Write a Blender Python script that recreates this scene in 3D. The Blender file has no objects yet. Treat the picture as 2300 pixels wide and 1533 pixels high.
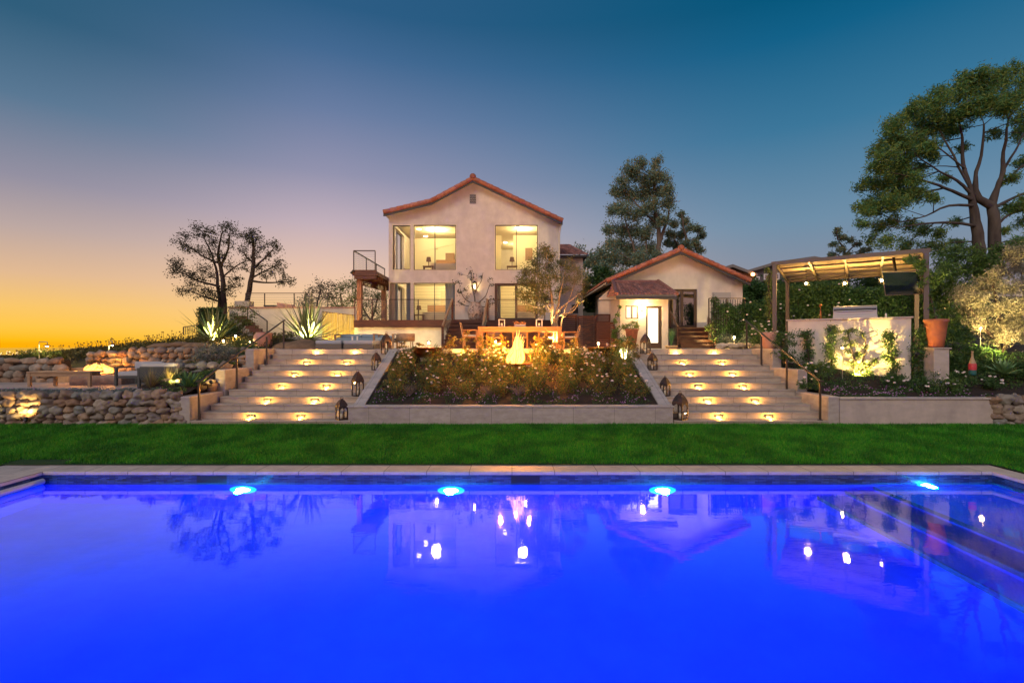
import bpy, math, random
import numpy as np
from mathutils import Vector, Matrix, noise
random.seed(7); rng = np.random.default_rng(7)
sc = bpy.context.scene
COL = sc.collection
PI = math.pi

# ---------------------------------------------------------------- camera, world, sun, exposure
F, CX, CY, CZ = 1100.0, 1150.0, 772.0, 2.70      # focal length and principal point in photo pixels, eye height over the water
cam = bpy.data.cameras.new("camera"); cam_o = bpy.data.objects.new("camera", cam); COL.objects.link(cam_o)
cam_o.location = (0, 0, CZ); cam_o.rotation_euler = (PI/2, 0, 0)
cam.sensor_width = 36; cam.lens = F/2300*36; cam.shift_y = (CY-766.5)/2300
cam.clip_start = 0.1; cam.clip_end = 20000
sc.camera = cam_o

def lin(c):
    return tuple(((v/255)/12.92 if v/255 <= .04045 else ((v/255+.055)/1.055)**2.4) for v in c)+(1,)

w = bpy.data.worlds.new("World"); sc.world = w; w.use_nodes = True
nt = w.node_tree; N = nt.nodes; L = nt.links; N.clear()
def el(px, py):
    d = Vector(((px-CX), F, CY-py)).normalized(); return max(0, math.asin(d.z)/(PI/2))
def wn(t, **k):
    n = N.new(t)
    for a, b in k.items(): setattr(n, a, b)
    return n
tc = wn('ShaderNodeTexCoord'); nrm = wn('ShaderNodeVectorMath', operation='NORMALIZE'); L.new(tc.outputs['Generated'], nrm.inputs[0])
sep = wn('ShaderNodeSeparateXYZ'); L.new(nrm.outputs[0], sep.inputs[0])
asn = wn('ShaderNodeMath', operation='ARCSINE'); L.new(sep.outputs['Z'], asn.inputs[0])
elv = wn('ShaderNodeMath', operation='DIVIDE'); L.new(asn.outputs[0], elv.inputs[0]); elv.inputs[1].default_value = PI/2
def ramp(stops):
    r = N.new('ShaderNodeValToRGB'); e = r.color_ramp.elements
    stops = sorted(stops)
    while len(e) < len(stops): e.new(0.5)
    for q, (p, c) in zip(e, stops): q.position = p; q.color = lin(c)
    L.new(elv.outputs[0], r.inputs[0]); return r
rl = ramp([(0, (255,176,0)), (el(0,765), (255,188,0)), (el(0,735), (255,199,66)), (el(0,685), (249,198,104)), (el(0,605), (224,184,146)),
           (el(0,500), (186,166,162)), (el(0,385), (145,142,160)), (el(0,200), (86,118,146)), (el(0,0), (43,92,122)), (1, (14,60,96))])
rm = ramp([(0, (255,200,90)), (el(705,735), (255,205,130)), (el(705,670), (246,202,158)), (el(705,605), (234,196,172)), (el(705,500), (196,176,186)),
           (el(705,385), (148,147,174)), (el(705,240), (106,125,162)), (el(705,105), (68,105,146)), (el(705,0), (44,92,132)), (1, (10,60,100))])
rr = ramp([(0, (190,160,160)), (el(1705,605), (132,142,160)), (el(1705,505), (110,142,168)), (el(1705,300), (58,118,154)), (el(1705,100), (14,96,136)), (el(1705,0), (0,86,123)), (1, (0,60,100))])
rb = ramp([(0, (225,170,150)), (.12, (225,180,175)), (.3, (190,165,185)), (.55, (120,135,170)), (1, (40,80,120))])
az0 = math.radians(-75)
hx = wn('ShaderNodeVectorMath', operation='MULTIPLY'); L.new(nrm.outputs[0], hx.inputs[0]); hx.inputs[1].default_value = (1,1,0)
hn = wn('ShaderNodeVectorMath', operation='NORMALIZE'); L.new(hx.outputs[0], hn.inputs[0])
dt = wn('ShaderNodeVectorMath', operation='DOT_PRODUCT'); L.new(hn.outputs[0], dt.inputs[0]); dt.inputs[1].default_value = (math.sin(az0), math.cos(az0), 0)
def mr(sock, a, b, smooth=True):
    m = wn('ShaderNodeMapRange'); m.interpolation_type = 'SMOOTHSTEP' if smooth else 'LINEAR'
    L.new(sock, m.inputs['Value']); m.inputs['From Min'].default_value = a; m.inputs['From Max'].default_value = b; return m.outputs[0]
def mixc(f, a, b):
    m = wn('ShaderNodeMix', data_type='RGBA'); L.new(f, m.inputs[0]); L.new(a, m.inputs[6]); L.new(b, m.inputs[7]); return m.outputs[2]
c1 = mixc(mr(dt.outputs['Value'], -.30, .66), rr.outputs[0], rm.outputs[0])
c2 = mixc(mr(dt.outputs['Value'], .56, .90), c1, rl.outputs[0])
c3 = mixc(mr(sep.outputs['Y'], .05, -.45), c2, rb.outputs[0])
sky = wn('ShaderNodeTexSky'); sky.sky_type = 'NISHITA'; sky.sun_disc = False
sky.sun_elevation = math.radians(0.5); sky.sun_rotation = math.radians(-75); sky.altitude = 200
bg1 = wn('ShaderNodeBackground'); L.new(c3, bg1.inputs[0]); bg1.inputs[1].default_value = 1.0
bg2 = wn('ShaderNodeBackground'); L.new(sky.outputs[0], bg2.inputs[0]); bg2.inputs[1].default_value = 0.005
ad = wn('ShaderNodeAddShader'); L.new(bg1.outputs[0], ad.inputs[0]); L.new(bg2.outputs[0], ad.inputs[1])
wo = wn('ShaderNodeOutputWorld'); L.new(ad.outputs[0], wo.inputs[0])

sun = bpy.data.lights.new("afterglow", 'SUN'); sun.energy = 1.1; sun.angle = math.radians(25); sun.color = (1, .88, .74)
sun_o = bpy.data.objects.new("afterglow", sun); COL.objects.link(sun_o)
sun_o.rotation_euler = Vector((0.55, 1.0, -0.75)).to_track_quat('-Z', 'Y').to_euler()
vs = sc.view_settings; vs.view_transform = 'Standard'; vs.look = 'None'; vs.exposure = 0.0; vs.gamma = 1; vs.use_curve_mapping = False
sc.cycles.use_denoising = True
sc.cycles.max_bounces = 8; sc.cycles.diffuse_bounces = 3; sc.cycles.glossy_bounces = 4; sc.cycles.transmission_bounces = 6; sc.cycles.transparent_max_bounces = 12
sc.cycles.sample_clamp_indirect = 4.0; sc.cycles.caustics_reflective = False; sc.cycles.caustics_refractive = True

# ---------------------------------------------------------------- helpers
def P(px, py, D): return Vector(((px-CX)/F*D, D, CZ-(py-CY)/F*D))
def XX(px, D): return (px-CX)/F*D
def ZZ(py, D): return CZ-(py-CY)/F*D
def ST(n, D): return n*D/F
ORG = {}
def setp(o, label=None, cat=None, group=None, kind=None):
    if label: o['label'] = label
    if cat: o['category'] = cat
    if group: o['group'] = group
    if kind: o['kind'] = kind
    return o
def thing(name, label, cat, loc, group=None):
    o = bpy.data.objects.new(name, None); COL.objects.link(o); o.location = loc; o.empty_display_size = .1
    ORG[o.name] = Vector(loc); return setp(o, label, cat, group)
def link_mesh(name, me, mat, parent, loc):
    o = bpy.data.objects.new(name, me); COL.objects.link(o)
    if mat: me.materials.append(mat)
    if parent is not None:
        o.parent = parent; ORG[o.name] = ORG[parent.name]
    else:
        o.location = loc; ORG[o.name] = Vector(loc)
    return o
def link_np(name, V, faces, mat, parent=None, loc=None, smooth=False, k=4):
    """V (n,3) world coordinates, faces (m,k) ints"""
    if parent is not None: org = np.array(ORG[parent.name])
    else:
        if loc is None: loc = Vector((float(V[:,0].mean()), float(V[:,1].mean()), float(V[:,2].min())))
        org = np.array(loc)
    V = (V-org).astype(np.float32); m = len(faces)
    me = bpy.data.meshes.new(name); me.vertices.add(len(V)); me.vertices.foreach_set('co', V.ravel())
    me.loops.add(m*k); me.loops.foreach_set('vertex_index', faces.astype(np.int32).ravel())
    me.polygons.add(m); me.polygons.foreach_set('loop_start', np.arange(0, m*k, k, dtype=np.int32))
    if smooth: me.polygons.foreach_set('use_smooth', np.ones(m, bool))
    me.update(calc_edges=True)
    return link_mesh(name, me, mat, parent, loc)

class MB:
    def __init__(s): s.v = []; s.f = []; s.sm = []
    def add(s, vs, fs, sm=False):
        b = len(s.v); s.v += [tuple(v) for v in vs]; s.f += [tuple(b+i for i in f) for f in fs]; s.sm += [sm]*len(fs); return s
    def hexa(s, p): return s.add(p, [(0,3,2,1),(4,5,6,7),(0,1,5,4),(1,2,6,5),(2,3,7,6),(3,0,4,7)])
    def box(s, x0, x1, y0, y1, z0, z1):
        x0, x1 = min(x0,x1), max(x0,x1); y0, y1 = min(y0,y1), max(y0,y1); z0, z1 = min(z0,z1), max(z0,z1)
        return s.hexa([(x0,y0,z0),(x1,y0,z0),(x1,y1,z0),(x0,y1,z0),(x0,y0,z1),(x1,y0,z1),(x1,y1,z1),(x0,y1,z1)])
    def obox(s, c, sx, sy, sz, rz=0, M=None):
        c = Vector(c); R = M or Matrix.Rotation(rz, 3, 'Z')
        return s.hexa([c+R@Vector((a*sx/2, b*sy/2, d*sz/2)) for d in (-1,1) for a, b in ((-1,-1),(1,-1),(1,1),(-1,1))])
    def bar(s, p0, p1, wx, wz):
        p0, p1 = Vector(p0), Vector(p1); d = p1-p0
        q = d.to_track_quat('Y', 'Z').to_matrix(); return s.obox((p0+p1)/2, wx, d.length, wz, M=q)
    def prism(s, poly, off):
        off = Vector(off); n = len(poly); a = [Vector(p) for p in poly]; b = [p+off for p in a]
        return s.add(a+b, [tuple(range(n))[::-1], tuple(range(n, 2*n))]+[(i, (i+1) % n, n+(i+1) % n, n+i) for i in range(n)])
    def tube(s, pts, rad, n=6, cap=True, sm=True):
        pts = [Vector(p) for p in pts]; m = len(pts)
        if not hasattr(rad, '__len__'): rad = [rad]*m
        vs = []; ref = Vector((.13, .21, .97))
        for i, p in enumerate(pts):
            d = (pts[min(i+1, m-1)]-pts[max(i-1, 0)]).normalized()
            u = d.cross(ref)
            if u.length < .05: u = d.cross(Vector((1, 0, 0)))
            u.normalize(); v = d.cross(u)
            for j in range(n):
                a = 2*PI*j/n; vs.append(p+(u*math.cos(a)+v*math.sin(a))*rad[i])
        fs = [(i*n+j, i*n+(j+1) % n, (i+1)*n+(j+1) % n, (i+1)*n+j) for i in range(m-1) for j in range(n)]
        s.add(vs, fs, sm)
        if cap:
            s.add(vs[:n], [tuple(range(n))[::-1]]); s.add(vs[-n:], [tuple(range(n))])
        return s
    def lathe(s, prof, c, n=20, a0=0, sm=True):
        c = Vector(c); m = len(prof)
        vs = [c+Vector((r*math.cos(a0+2*PI*j/n), r*math.sin(a0+2*PI*j/n), z)) for r, z in prof for j in range(n)]
        fs = [(i*n+j, i*n+(j+1) % n, (i+1)*n+(j+1) % n, (i+1)*n+j) for i in range(m-1) for j in range(n)]
        return s.add(vs, fs, sm)
    def ball(s, c, r, sc_=(1,1,1), jit=0, sub=1, rot=None):
        V, Fc = ICO[sub]; c = Vector(c); R = rot or Matrix.Identity(3); off = Vector((random.random()*50, random.random()*50, 0))
        vs = []
        for v in V:
            k = 1+jit*noise.noise(v*1.3+off)
            vs.append(c+R@Vector((v.x*sc_[0]*r*k, v.y*sc_[1]*r*k, v.z*sc_[2]*r*k)))
        return s.add(vs, Fc, True)
    def build(s, name, mat, parent=None, loc=None, bevel=0, label=None, cat=None, group=None, kind=None):
        if parent is not None: org = ORG[parent.name]
        else:
            if loc is None:
                xs = [v[0] for v in s.v]; ys = [v[1] for v in s.v]; zs = [v[2] for v in s.v]
                loc = Vector(((min(xs)+max(xs))/2, (min(ys)+max(ys))/2, min(zs)))
            org = Vector(loc)
        me = bpy.data.meshes.new(name); me.from_pydata([(v[0]-org[0], v[1]-org[1], v[2]-org[2]) for v in s.v], [], s.f)
        me.polygons.foreach_set('use_smooth', s.sm); me.update()
        o = link_mesh(name, me, mat, parent, loc)
        if bevel:
            b = o.modifiers.new('bevel', 'BEVEL'); b.width = bevel; b.segments = 2; b.limit_method = 'ANGLE'; b.angle_limit = .9
        return setp(o, label, cat, group, kind)
def ico(sub):
    import bmesh
    b = bmesh.new(); bmesh.ops.create_icosphere(b, subdivisions=sub, radius=1)
    r = ([v.co.copy() for v in b.verts], [tuple(v.index for v in f.verts) for f in b.faces]); b.free(); return r
ICO = {0: ico(1), 1: ico(2), 2: ico(3)}
def kids(o): return [c for c in KID.get(o.name, [])]
KID = {}
def copy_tree(o, loc=None, rz=None, label=None, scale=None, parent=None):
    c = o.copy(); COL.objects.link(c)
    if parent is not None: c.parent = parent
    ORG[c.name] = ORG.get(o.name, Vector())
    if loc is not None: c.location = loc; ORG[c.name] = Vector(loc)
    if rz is not None: c.rotation_euler = (0, 0, rz)
    if scale is not None: c.scale = scale if hasattr(scale, '__len__') else (scale,)*3
    if label: c['label'] = label
    for ch in o.children: copy_tree(ch, parent=c)
    return c
def lamp(name, typ, loc, energy, color, size=.05, parent=None, spot=None, blend=.5, aim=None, shape=None, sy=None):
    l = bpy.data.lights.new(name, typ); l.energy = energy; l.color = color
    if typ in ('POINT', 'SPOT'): l.shadow_soft_size = size
    if typ == 'AREA':
        l.size = size
        if sy: l.shape = 'RECTANGLE'; l.size_y = sy
    if typ == 'SPOT': l.spot_size = math.radians(spot or 90); l.spot_blend = blend
    o = bpy.data.objects.new(name, l); COL.objects.link(o); o.location = loc
    if aim is not None: o.rotation_euler = (Vector(aim)-Vector(loc)).to_track_quat('-Z', 'Y').to_euler()
    if parent is not None: o.parent = parent; o.location = Vector(loc)-ORG[parent.name]
    return o

# ---------------------------------------------------------------- materials
MT = {}
def M(name, col, rough=.6, metal=0, col2=None, vs_=4, bump=0, bs=30, emis=None, es=0, alpha=None, spec=None, stretch=(1,1,1), det=4, island=None, trans=0, contrast=(.35,.65), stain=None, coat=0):
    if name in MT: return MT[name]
    m = bpy.data.materials.new(name); m.use_nodes = True; t = m.node_tree; b = t.nodes['Principled BSDF']
    b.inputs['Roughness'].default_value = rough; b.inputs['Metallic'].default_value = metal
    if spec is not None: b.inputs['Specular IOR Level'].default_value = spec
    if coat: b.inputs['Coat Weight'].default_value = coat
    col = tuple(col[:3])+(1,); b.inputs['Base Color'].default_value = col
    tcn = t.nodes.new('ShaderNodeTexCoord'); mp = t.nodes.new('ShaderNodeMapping'); t.links.new(tcn.outputs['Object'], mp.inputs[0]); mp.inputs['Scale'].default_value = stretch
    cur = None
    if col2 is not None and island is None:
        n = t.nodes.new('ShaderNodeTexNoise'); n.inputs['Scale'].default_value = vs_; n.inputs['Detail'].default_value = det; n.inputs['Roughness'].default_value = .6
        t.links.new(mp.outputs[0], n.inputs['Vector'])
        r = t.nodes.new('ShaderNodeMapRange'); t.links.new(n.outputs['Fac'], r.inputs[0]); r.inputs[1].default_value = contrast[0]; r.inputs[2].default_value = contrast[1]
        mx = t.nodes.new('ShaderNodeMix'); mx.data_type = 'RGBA'; mx.inputs[6].default_value = col; mx.inputs[7].default_value = tuple(col2[:3])+(1,)
        t.links.new(r.outputs[0], mx.inputs[0]); cur = mx.outputs[2]
    if island is not None:
        g = t.nodes.new('ShaderNodeNewGeometry'); r = t.nodes.new('ShaderNodeValToRGB'); e = r.color_ramp.elements
        while len(e) < len(island): e.new(.5)
        for i, c in enumerate(island): e[i].position = i/(len(island)-1); e[i].color = tuple(c[:3])+(1,)
        t.links.new(g.outputs['Random Per Island'], r.inputs[0]); cur = r.outputs[0]
        if col2 is not None:
            n = t.nodes.new('ShaderNodeTexNoise'); n.inputs['Scale'].default_value = vs_; n.inputs['Detail'].default_value = det
            t.links.new(mp.outputs[0], n.inputs['Vector'])
            mx = t.nodes.new('ShaderNodeMix'); mx.data_type = 'RGBA'; mx.blend_type = 'MULTIPLY'; mx.inputs[0].default_value = .8
            r2 = t.nodes.new('ShaderNodeValToRGB'); r2.color_ramp.elements[0].position = contrast[0]; r2.color_ramp.elements[1].position = contrast[1]; r2.color_ramp.elements[0].color = tuple(col2[:3])+(1,)
            t.links.new(n.outputs['Fac'], r2.inputs[0]); t.links.new(cur, mx.inputs[6]); t.links.new(r2.outputs[0], mx.inputs[7]); cur = mx.outputs[2]
    if stain is not None:
        n = t.nodes.new('ShaderNodeTexNoise'); n.inputs['Scale'].default_value = 1.1; n.inputs['Detail'].default_value = 6; n.inputs['Roughness'].default_value = .65
        mp2 = t.nodes.new('ShaderNodeMapping'); t.links.new(tcn.outputs['Object'], mp2.inputs[0]); mp2.inputs['Scale'].default_value = (1.6, 1.6, .7)
        t.links.new(mp2.outputs[0], n.inputs['Vector'])
        r = t.nodes.new('ShaderNodeMapRange'); t.links.new(n.outputs['Fac'], r.inputs[0]); r.inputs[1].default_value = .45; r.inputs[2].default_value = .75; r.inputs[4].default_value = .55
        mx = t.nodes.new('ShaderNodeMix'); mx.data_type = 'RGBA'; mx.inputs[6].default_value = col; mx.inputs[7].default_value = tuple(stain[:3])+(1,)
        if cur: t.links.new(cur, mx.inputs[6])
        t.links.new(r.outputs[0], mx.inputs[0]); cur = mx.outputs[2]
    if cur: t.links.new(cur, b.inputs['Base Color'])
    if bump:
        n = t.nodes.new('ShaderNodeTexNoise'); n.inputs['Scale'].default_value = bs; n.inputs['Detail'].default_value = 5
        t.links.new(mp.outputs[0], n.inputs['Vector']); bu = t.nodes.new('ShaderNodeBump'); bu.inputs['Strength'].default_value = bump; bu.inputs['Distance'].default_value = .02
        t.links.new(n.outputs['Fac'], bu.inputs['Height']); t.links.new(bu.outputs[0], b.inputs['Normal'])
    if emis is not None:
        b.inputs['Emission Color'].default_value = tuple(emis[:3])+(1,); b.inputs['Emission Strength'].default_value = es
    if alpha is not None: b.inputs['Alpha'].default_value = alpha
    if trans:
        tr = t.nodes.new('ShaderNodeBsdfTranslucent'); ms = t.nodes.new('ShaderNodeMixShader'); ms.inputs[0].default_value = trans
        if cur: t.links.new(cur, tr.inputs[0])
        else: tr.inputs[0].default_value = col
        t.links.new(b.outputs[0], ms.inputs[1]); t.links.new(tr.outputs[0], ms.inputs[2]); t.links.new(ms.outputs[0], t.nodes['Material Output'].inputs[0])
    MT[name] = m; return m

STUCCO = M('stucco', (.70,.64,.56), .85, col2=(.61,.55,.48), vs_=2.6, bump=.5, bs=55, stain=(.50,.45,.39))
STUCCO2 = M('planter_stucco', (.42,.37,.32), .85, col2=(.50,.44,.38), vs_=3, bump=.3, bs=50, stain=(.27,.24,.22), stretch=(1,1,2))
TRIM = M('cream_trim', (.80,.70,.52), .7)
DARK = M('dark_trim', (.035,.032,.03), .55)
DWOOD = M('dark_deck_wood', (.11,.033,.014), .45, col2=(.05,.016,.009), vs_=3, stretch=(1,8,8), bump=.2, bs=20)
RWOOD = M('red_slat_wood', (.17,.045,.016), .45, col2=(.08,.024,.010), vs_=3, stretch=(1,6,12), bump=.2, bs=20)
TEAK = M('teak', (.52,.24,.08), .5, col2=(.36,.16,.06), vs_=5, stretch=(1,8,8))
GTEAK = M('weathered_teak', (.38,.25,.14), .6, col2=(.26,.17,.10), vs_=5, stretch=(1,8,8))
STEEL = M('bronze_steel', (.09,.075,.065), .35, .75)
STEELW = M('cable_steel', (.25,.23,.21), .4, .8)
SOIL = M('soil', (.035,.022,.014), .95, col2=(.015,.010,.007), vs_=14, bump=1, bs=30)
TERRA = M('terracotta_tile', (.50,.17,.085), .75, island=[(.42,.13,.06),(.55,.20,.10),(.38,.15,.10),(.62,.27,.16)], col2=(.6,.5,.45), vs_=9, bump=.2)
TERRA2 = M('weathered_tile', (.3,.15,.12), .7, island=[(.24,.10,.08),(.40,.20,.16),(.16,.09,.09),(.34,.15,.10)], col2=(.6,.5,.5), vs_=9, bump=.2)
POTT = M('terracotta_pot', (.42,.14,.07), .75, col2=(.30,.11,.06), vs_=5, bump=.3)
POTP = M('pink_terracotta', (.50,.28,.21), .7, col2=(.40,.22,.17), vs_=5, bump=.1)
URN = M('aged_urn', (.50,.40,.32), .8, col2=(.16,.11,.09), vs_=9, bump=.4, bs=20, contrast=(.5,.6))
COPPER = M('copper', (.60,.22,.07), .3, .9, col2=(.42,.14,.05), vs_=6)
COPPER2 = M('brass_bowl', (.58,.34,.09), .25, .9, col2=(.42,.24,.07), vs_=6)
CUSH = M('grey_cushion', (.40,.42,.44), .9, bump=.15, bs=200)
CUSHB = M('blue_cushion', (.26,.36,.42), .9, bump=.15, bs=200)
WICK = M('grey_wicker', (.22,.19,.16), .8, col2=(.14,.12,.10), vs_=40, stretch=(1,1,4), bump=.5, bs=60)
BLACK = M('black_metal', (.018,.017,.016), .45, .3)
LANTM = M('lantern_iron', (.030,.028,.028), .45, .4, col2=(.09,.05,.035), vs_=7)
CANDLE = M('candle_wax', (.75,.68,.55), .6)
WHITE = M('white_paint', (.75,.75,.74), .5)
FOLC = {
 'rose': M('rose_leaf', (0,0,0), .5, island=[(.04,.11,.025),(.09,.19,.04),(.20,.20,.04),(.32,.14,.04)], trans=.35),
 'warm': M('warm_leaf', (0,0,0), .5, island=[(.10,.13,.02),(.22,.20,.03),(.34,.18,.04),(.28,.10,.03)], trans=.25),
 'dark': M('dark_leaf', (0,0,0), .5, island=[(.025,.08,.02),(.05,.13,.03),(.09,.18,.035)], trans=.3),
 'mid': M('mid_leaf', (0,0,0), .5, island=[(.05,.12,.025),(.08,.17,.03),(.13,.21,.04)], trans=.25),
 'pine': M('pine_needles', (0,0,0), .6, island=[(.06,.20,.11),(.12,.30,.08),(.27,.34,.06),(.16,.23,.05)], trans=.35),
 'euc': M('eucalyptus_leaf', (0,0,0), .55, island=[(.14,.27,.22),(.22,.38,.29),(.32,.35,.16),(.42,.28,.12)], trans=.4),
 'olive': M('olive_leaf', (0,0,0), .5, island=[(.16,.16,.10),(.26,.25,.16),(.34,.32,.22),(.12,.13,.06)], trans=.2),
 'silver': M('silver_leaf', (0,0,0), .5, island=[(.10,.14,.12),(.20,.25,.22),(.06,.09,.07)], trans=.2),
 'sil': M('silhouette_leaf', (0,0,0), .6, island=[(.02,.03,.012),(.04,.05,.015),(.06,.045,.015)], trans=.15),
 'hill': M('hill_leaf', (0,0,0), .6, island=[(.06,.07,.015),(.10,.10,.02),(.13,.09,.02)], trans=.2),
 'ivy': M('bright_vine_leaf', (0,0,0), .5, island=[(.10,.16,.03),(.18,.24,.05),(.06,.10,.02)], trans=.3),
}
FOLC['gold'] = M('gold_leaf', (0,0,0), .5, island=[(.16,.18,.05),(.26,.27,.09),(.11,.14,.04),(.30,.24,.08)], trans=.3)
BARK = M('bark', (.10,.065,.05), .9, col2=(.05,.035,.028), vs_=8, stretch=(1,1,.3), bump=.6, bs=15)
BARKL = M('pale_bark', (.48,.36,.22), .8, col2=(.32,.23,.14), vs_=8, stretch=(1,1,.3), bump=.3)
STEM = M('stem', (.07,.055,.03), .8)
PETALW = M('white_petal', (.78,.72,.66), .6, island=[(.80,.76,.70),(.85,.70,.62),(.75,.72,.70)])
PETALP = M('purple_petal', (.3,.08,.3), .6, island=[(.35,.12,.40),(.45,.20,.50),(.6,.5,.62)])
AGV = M('agave_leaf', (.16,.20,.07), .5, island=[(.13,.19,.06),(.22,.24,.09),(.10,.16,.07)])
AGVG = M('succulent_leaf', (.07,.20,.06), .5, island=[(.05,.16,.06),(.10,.24,.07),(.04,.13,.07)])
DRYG = M('dry_grass', (.3,.25,.1), .7, island=[(.22,.20,.08),(.36,.30,.14),(.12,.14,.05)])
STONE = M('river_stone', (.3,.25,.2), .75, island=[(.30,.24,.17),(.22,.20,.18),(.38,.28,.18),(.26,.17,.11),(.20,.22,.20),(.42,.36,.28)], col2=(.55,.5,.45), vs_=7, bump=.35, bs=22)
MORTAR = M('dark_mortar', (.06,.045,.035), .95, bump=1, bs=20)
BOULD = M('boulder', (.30,.19,.10), .85, col2=(.16,.10,.06), vs_=3, bump=.9, bs=6, stretch=(1,1,2.5))
def emat(name, col, s): return M(name, (0,0,0), .5, emis=col, es=s)
BULB = emat('warm_bulb', (1,.72,.32), 60)
GLOWP = emat('step_light_lens', (1,.58,.14), 4)
DOWN = emat('downlight', (1,.80,.48), 18)

def glass(name, tint=(1,1,1), refl=.12, rough=0.0):
    if name in MT: return MT[name]
    m = bpy.data.materials.new(name); m.use_nodes = True; t = m.node_tree; t.nodes.clear()
    o = t.nodes.new('ShaderNodeOutputMaterial'); tr = t.nodes.new('ShaderNodeBsdfTransparent'); tr.inputs[0].default_value = tint+(1,)
    g = t.nodes.new('ShaderNodeBsdfGlossy'); g.inputs['Roughness'].default_value = rough
    fr = t.nodes.new('ShaderNodeFresnel'); fr.inputs[0].default_value = 1.5
    mm = t.nodes.new('ShaderNodeMath'); mm.operation = 'MULTIPLY_ADD'; t.links.new(fr.outputs[0], mm.inputs[0]); mm.inputs[1].default_value = 1-refl; mm.inputs[2].default_value = refl-.04
    mm.use_clamp = True
    x = t.nodes.new('ShaderNodeMixShader'); t.links.new(mm.outputs[0], x.inputs[0]); t.links.new(tr.outputs[0], x.inputs[1]); t.links.new(g.outputs[0], x.inputs[2]); t.links.new(x.outputs[0], o.inputs[0])
    MT[name] = m; return m
GLASS = glass('window_glass', (.97,.98,.97), .05)
GLASSD = glass('dark_window_glass', (.35,.42,.45), .35)

def brickmat(name, c1, c2, mortar, w, h, ms, rough=.5, bump=.2, axes='XZ', off=.5, noise_=None, voff=0.0):
    m = bpy.data.materials.new(name); m.use_nodes = True; t = m.node_tree; b = t.nodes['Principled BSDF']; b.inputs['Roughness'].default_value = rough
    tcn = t.nodes.new('ShaderNodeTexCoord'); sp = t.nodes.new('ShaderNodeSeparateXYZ'); cb = t.nodes.new('ShaderNodeCombineXYZ')
    t.links.new(tcn.outputs['Object'], sp.inputs[0]); t.links.new(sp.outputs[axes[0]], cb.inputs[0])
    ao = t.nodes.new('ShaderNodeMath'); ao.operation = 'ADD'; ao.inputs[1].default_value = voff; t.links.new(sp.outputs[axes[1]], ao.inputs[0]); t.links.new(ao.outputs[0], cb.inputs[1])
    k = t.nodes.new('ShaderNodeTexBrick'); k.inputs['Scale'].default_value = 1; k.inputs['Brick Width'].default_value = w; k.inputs['Row Height'].default_value = h
    k.inputs['Mortar Size'].default_value = ms; k.inputs['Color1'].default_value = c1+(1,); k.inputs['Color2'].default_value = c2+(1,); k.inputs['Mortar'].default_value = mortar+(1,); k.offset = off
    t.links.new(cb.outputs[0], k.inputs['Vector'])
    n = t.nodes.new('ShaderNodeTexNoise'); n.inputs['Scale'].default_value = 3; n.inputs['Detail'].default_value = 8; n.inputs['Roughness'].default_value = .7
    mp = t.nodes.new('ShaderNodeMapping'); mp.inputs['Scale'].default_value = (1, 1, 2.5); t.links.new(tcn.outputs['Object'], mp.inputs[0]); t.links.new(mp.outputs[0], n.inputs['Vector'])
    r = t.nodes.new('ShaderNodeMapRange'); t.links.new(n.outputs['Fac'], r.inputs[0]); r.inputs[1].default_value = .25; r.inputs[2].default_value = .75; r.inputs[3].default_value = .62; r.inputs[4].default_value = 1.15
    mx = t.nodes.new('ShaderNodeMix'); mx.data_type = 'RGBA'; mx.blend_type = 'MULTIPLY'; mx.inputs[0].default_value = 1
    t.links.new(k.outputs['Color'], mx.inputs[6]); t.links.new(r.outputs[0], mx.inputs[7]); t.links.new(mx.outputs[2], b.inputs['Base Color'])
    bu = t.nodes.new('ShaderNodeBump'); bu.inputs['Strength'].default_value = bump; bu.inputs['Distance'].default_value = .01; bu.invert = True
    t.links.new(k.outputs['Fac'], bu.inputs['Height']); t.links.new(bu.outputs[0], b.inputs['Normal'])
    MT[name] = m; return m
TRAV = brickmat('travertine_steps', (.50,.43,.35), (.42,.36,.30), (.20,.17,.14), 1.25, 5, .006, .55, .3, off=0)
PLAST = brickmat('panel_stucco', (.43,.39,.34), (.38,.34,.30), (.22,.20,.18), 1.1, 7, .006, .85, .3, voff=2)
CAPM = brickmat('limestone_cap', (.55,.50,.46), (.50,.46,.42), (.28,.25,.22), .85, .62, .006, .55, .2, axes='XY', off=0)
PAVE = brickmat('paving', (.50,.45,.39), (.43,.39,.34), (.20,.18,.16), .9, .6, .008, .6, .2, axes='XY')
COPE = brickmat('pool_coping', (.62,.55,.48), (.56,.50,.44), (.20,.17,.15), .83, 3.0, .008, .5, .3, axes='XY', off=0)
DECKP = brickmat('pool_deck_paving', (.55,.50,.45), (.45,.42,.38), (.25,.22,.2), .62, .41, .008, .6, .3, axes='XY')
SLATE = brickmat('waterline_mosaic', (.06,.13,.28), (.012,.03,.10), (.015,.02,.03), .16, .026, .003, .25, .3, off=.37)  # blue spill of the pool lamps put into the tile colours
SLATEY = brickmat('waterline_mosaic_side', (.06,.13,.28), (.012,.03,.10), (.015,.02,.03), .16, .026, .003, .25, .3, axes='YZ', off=.37)  # side tiles carry the same painted blue lamp spill

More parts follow.
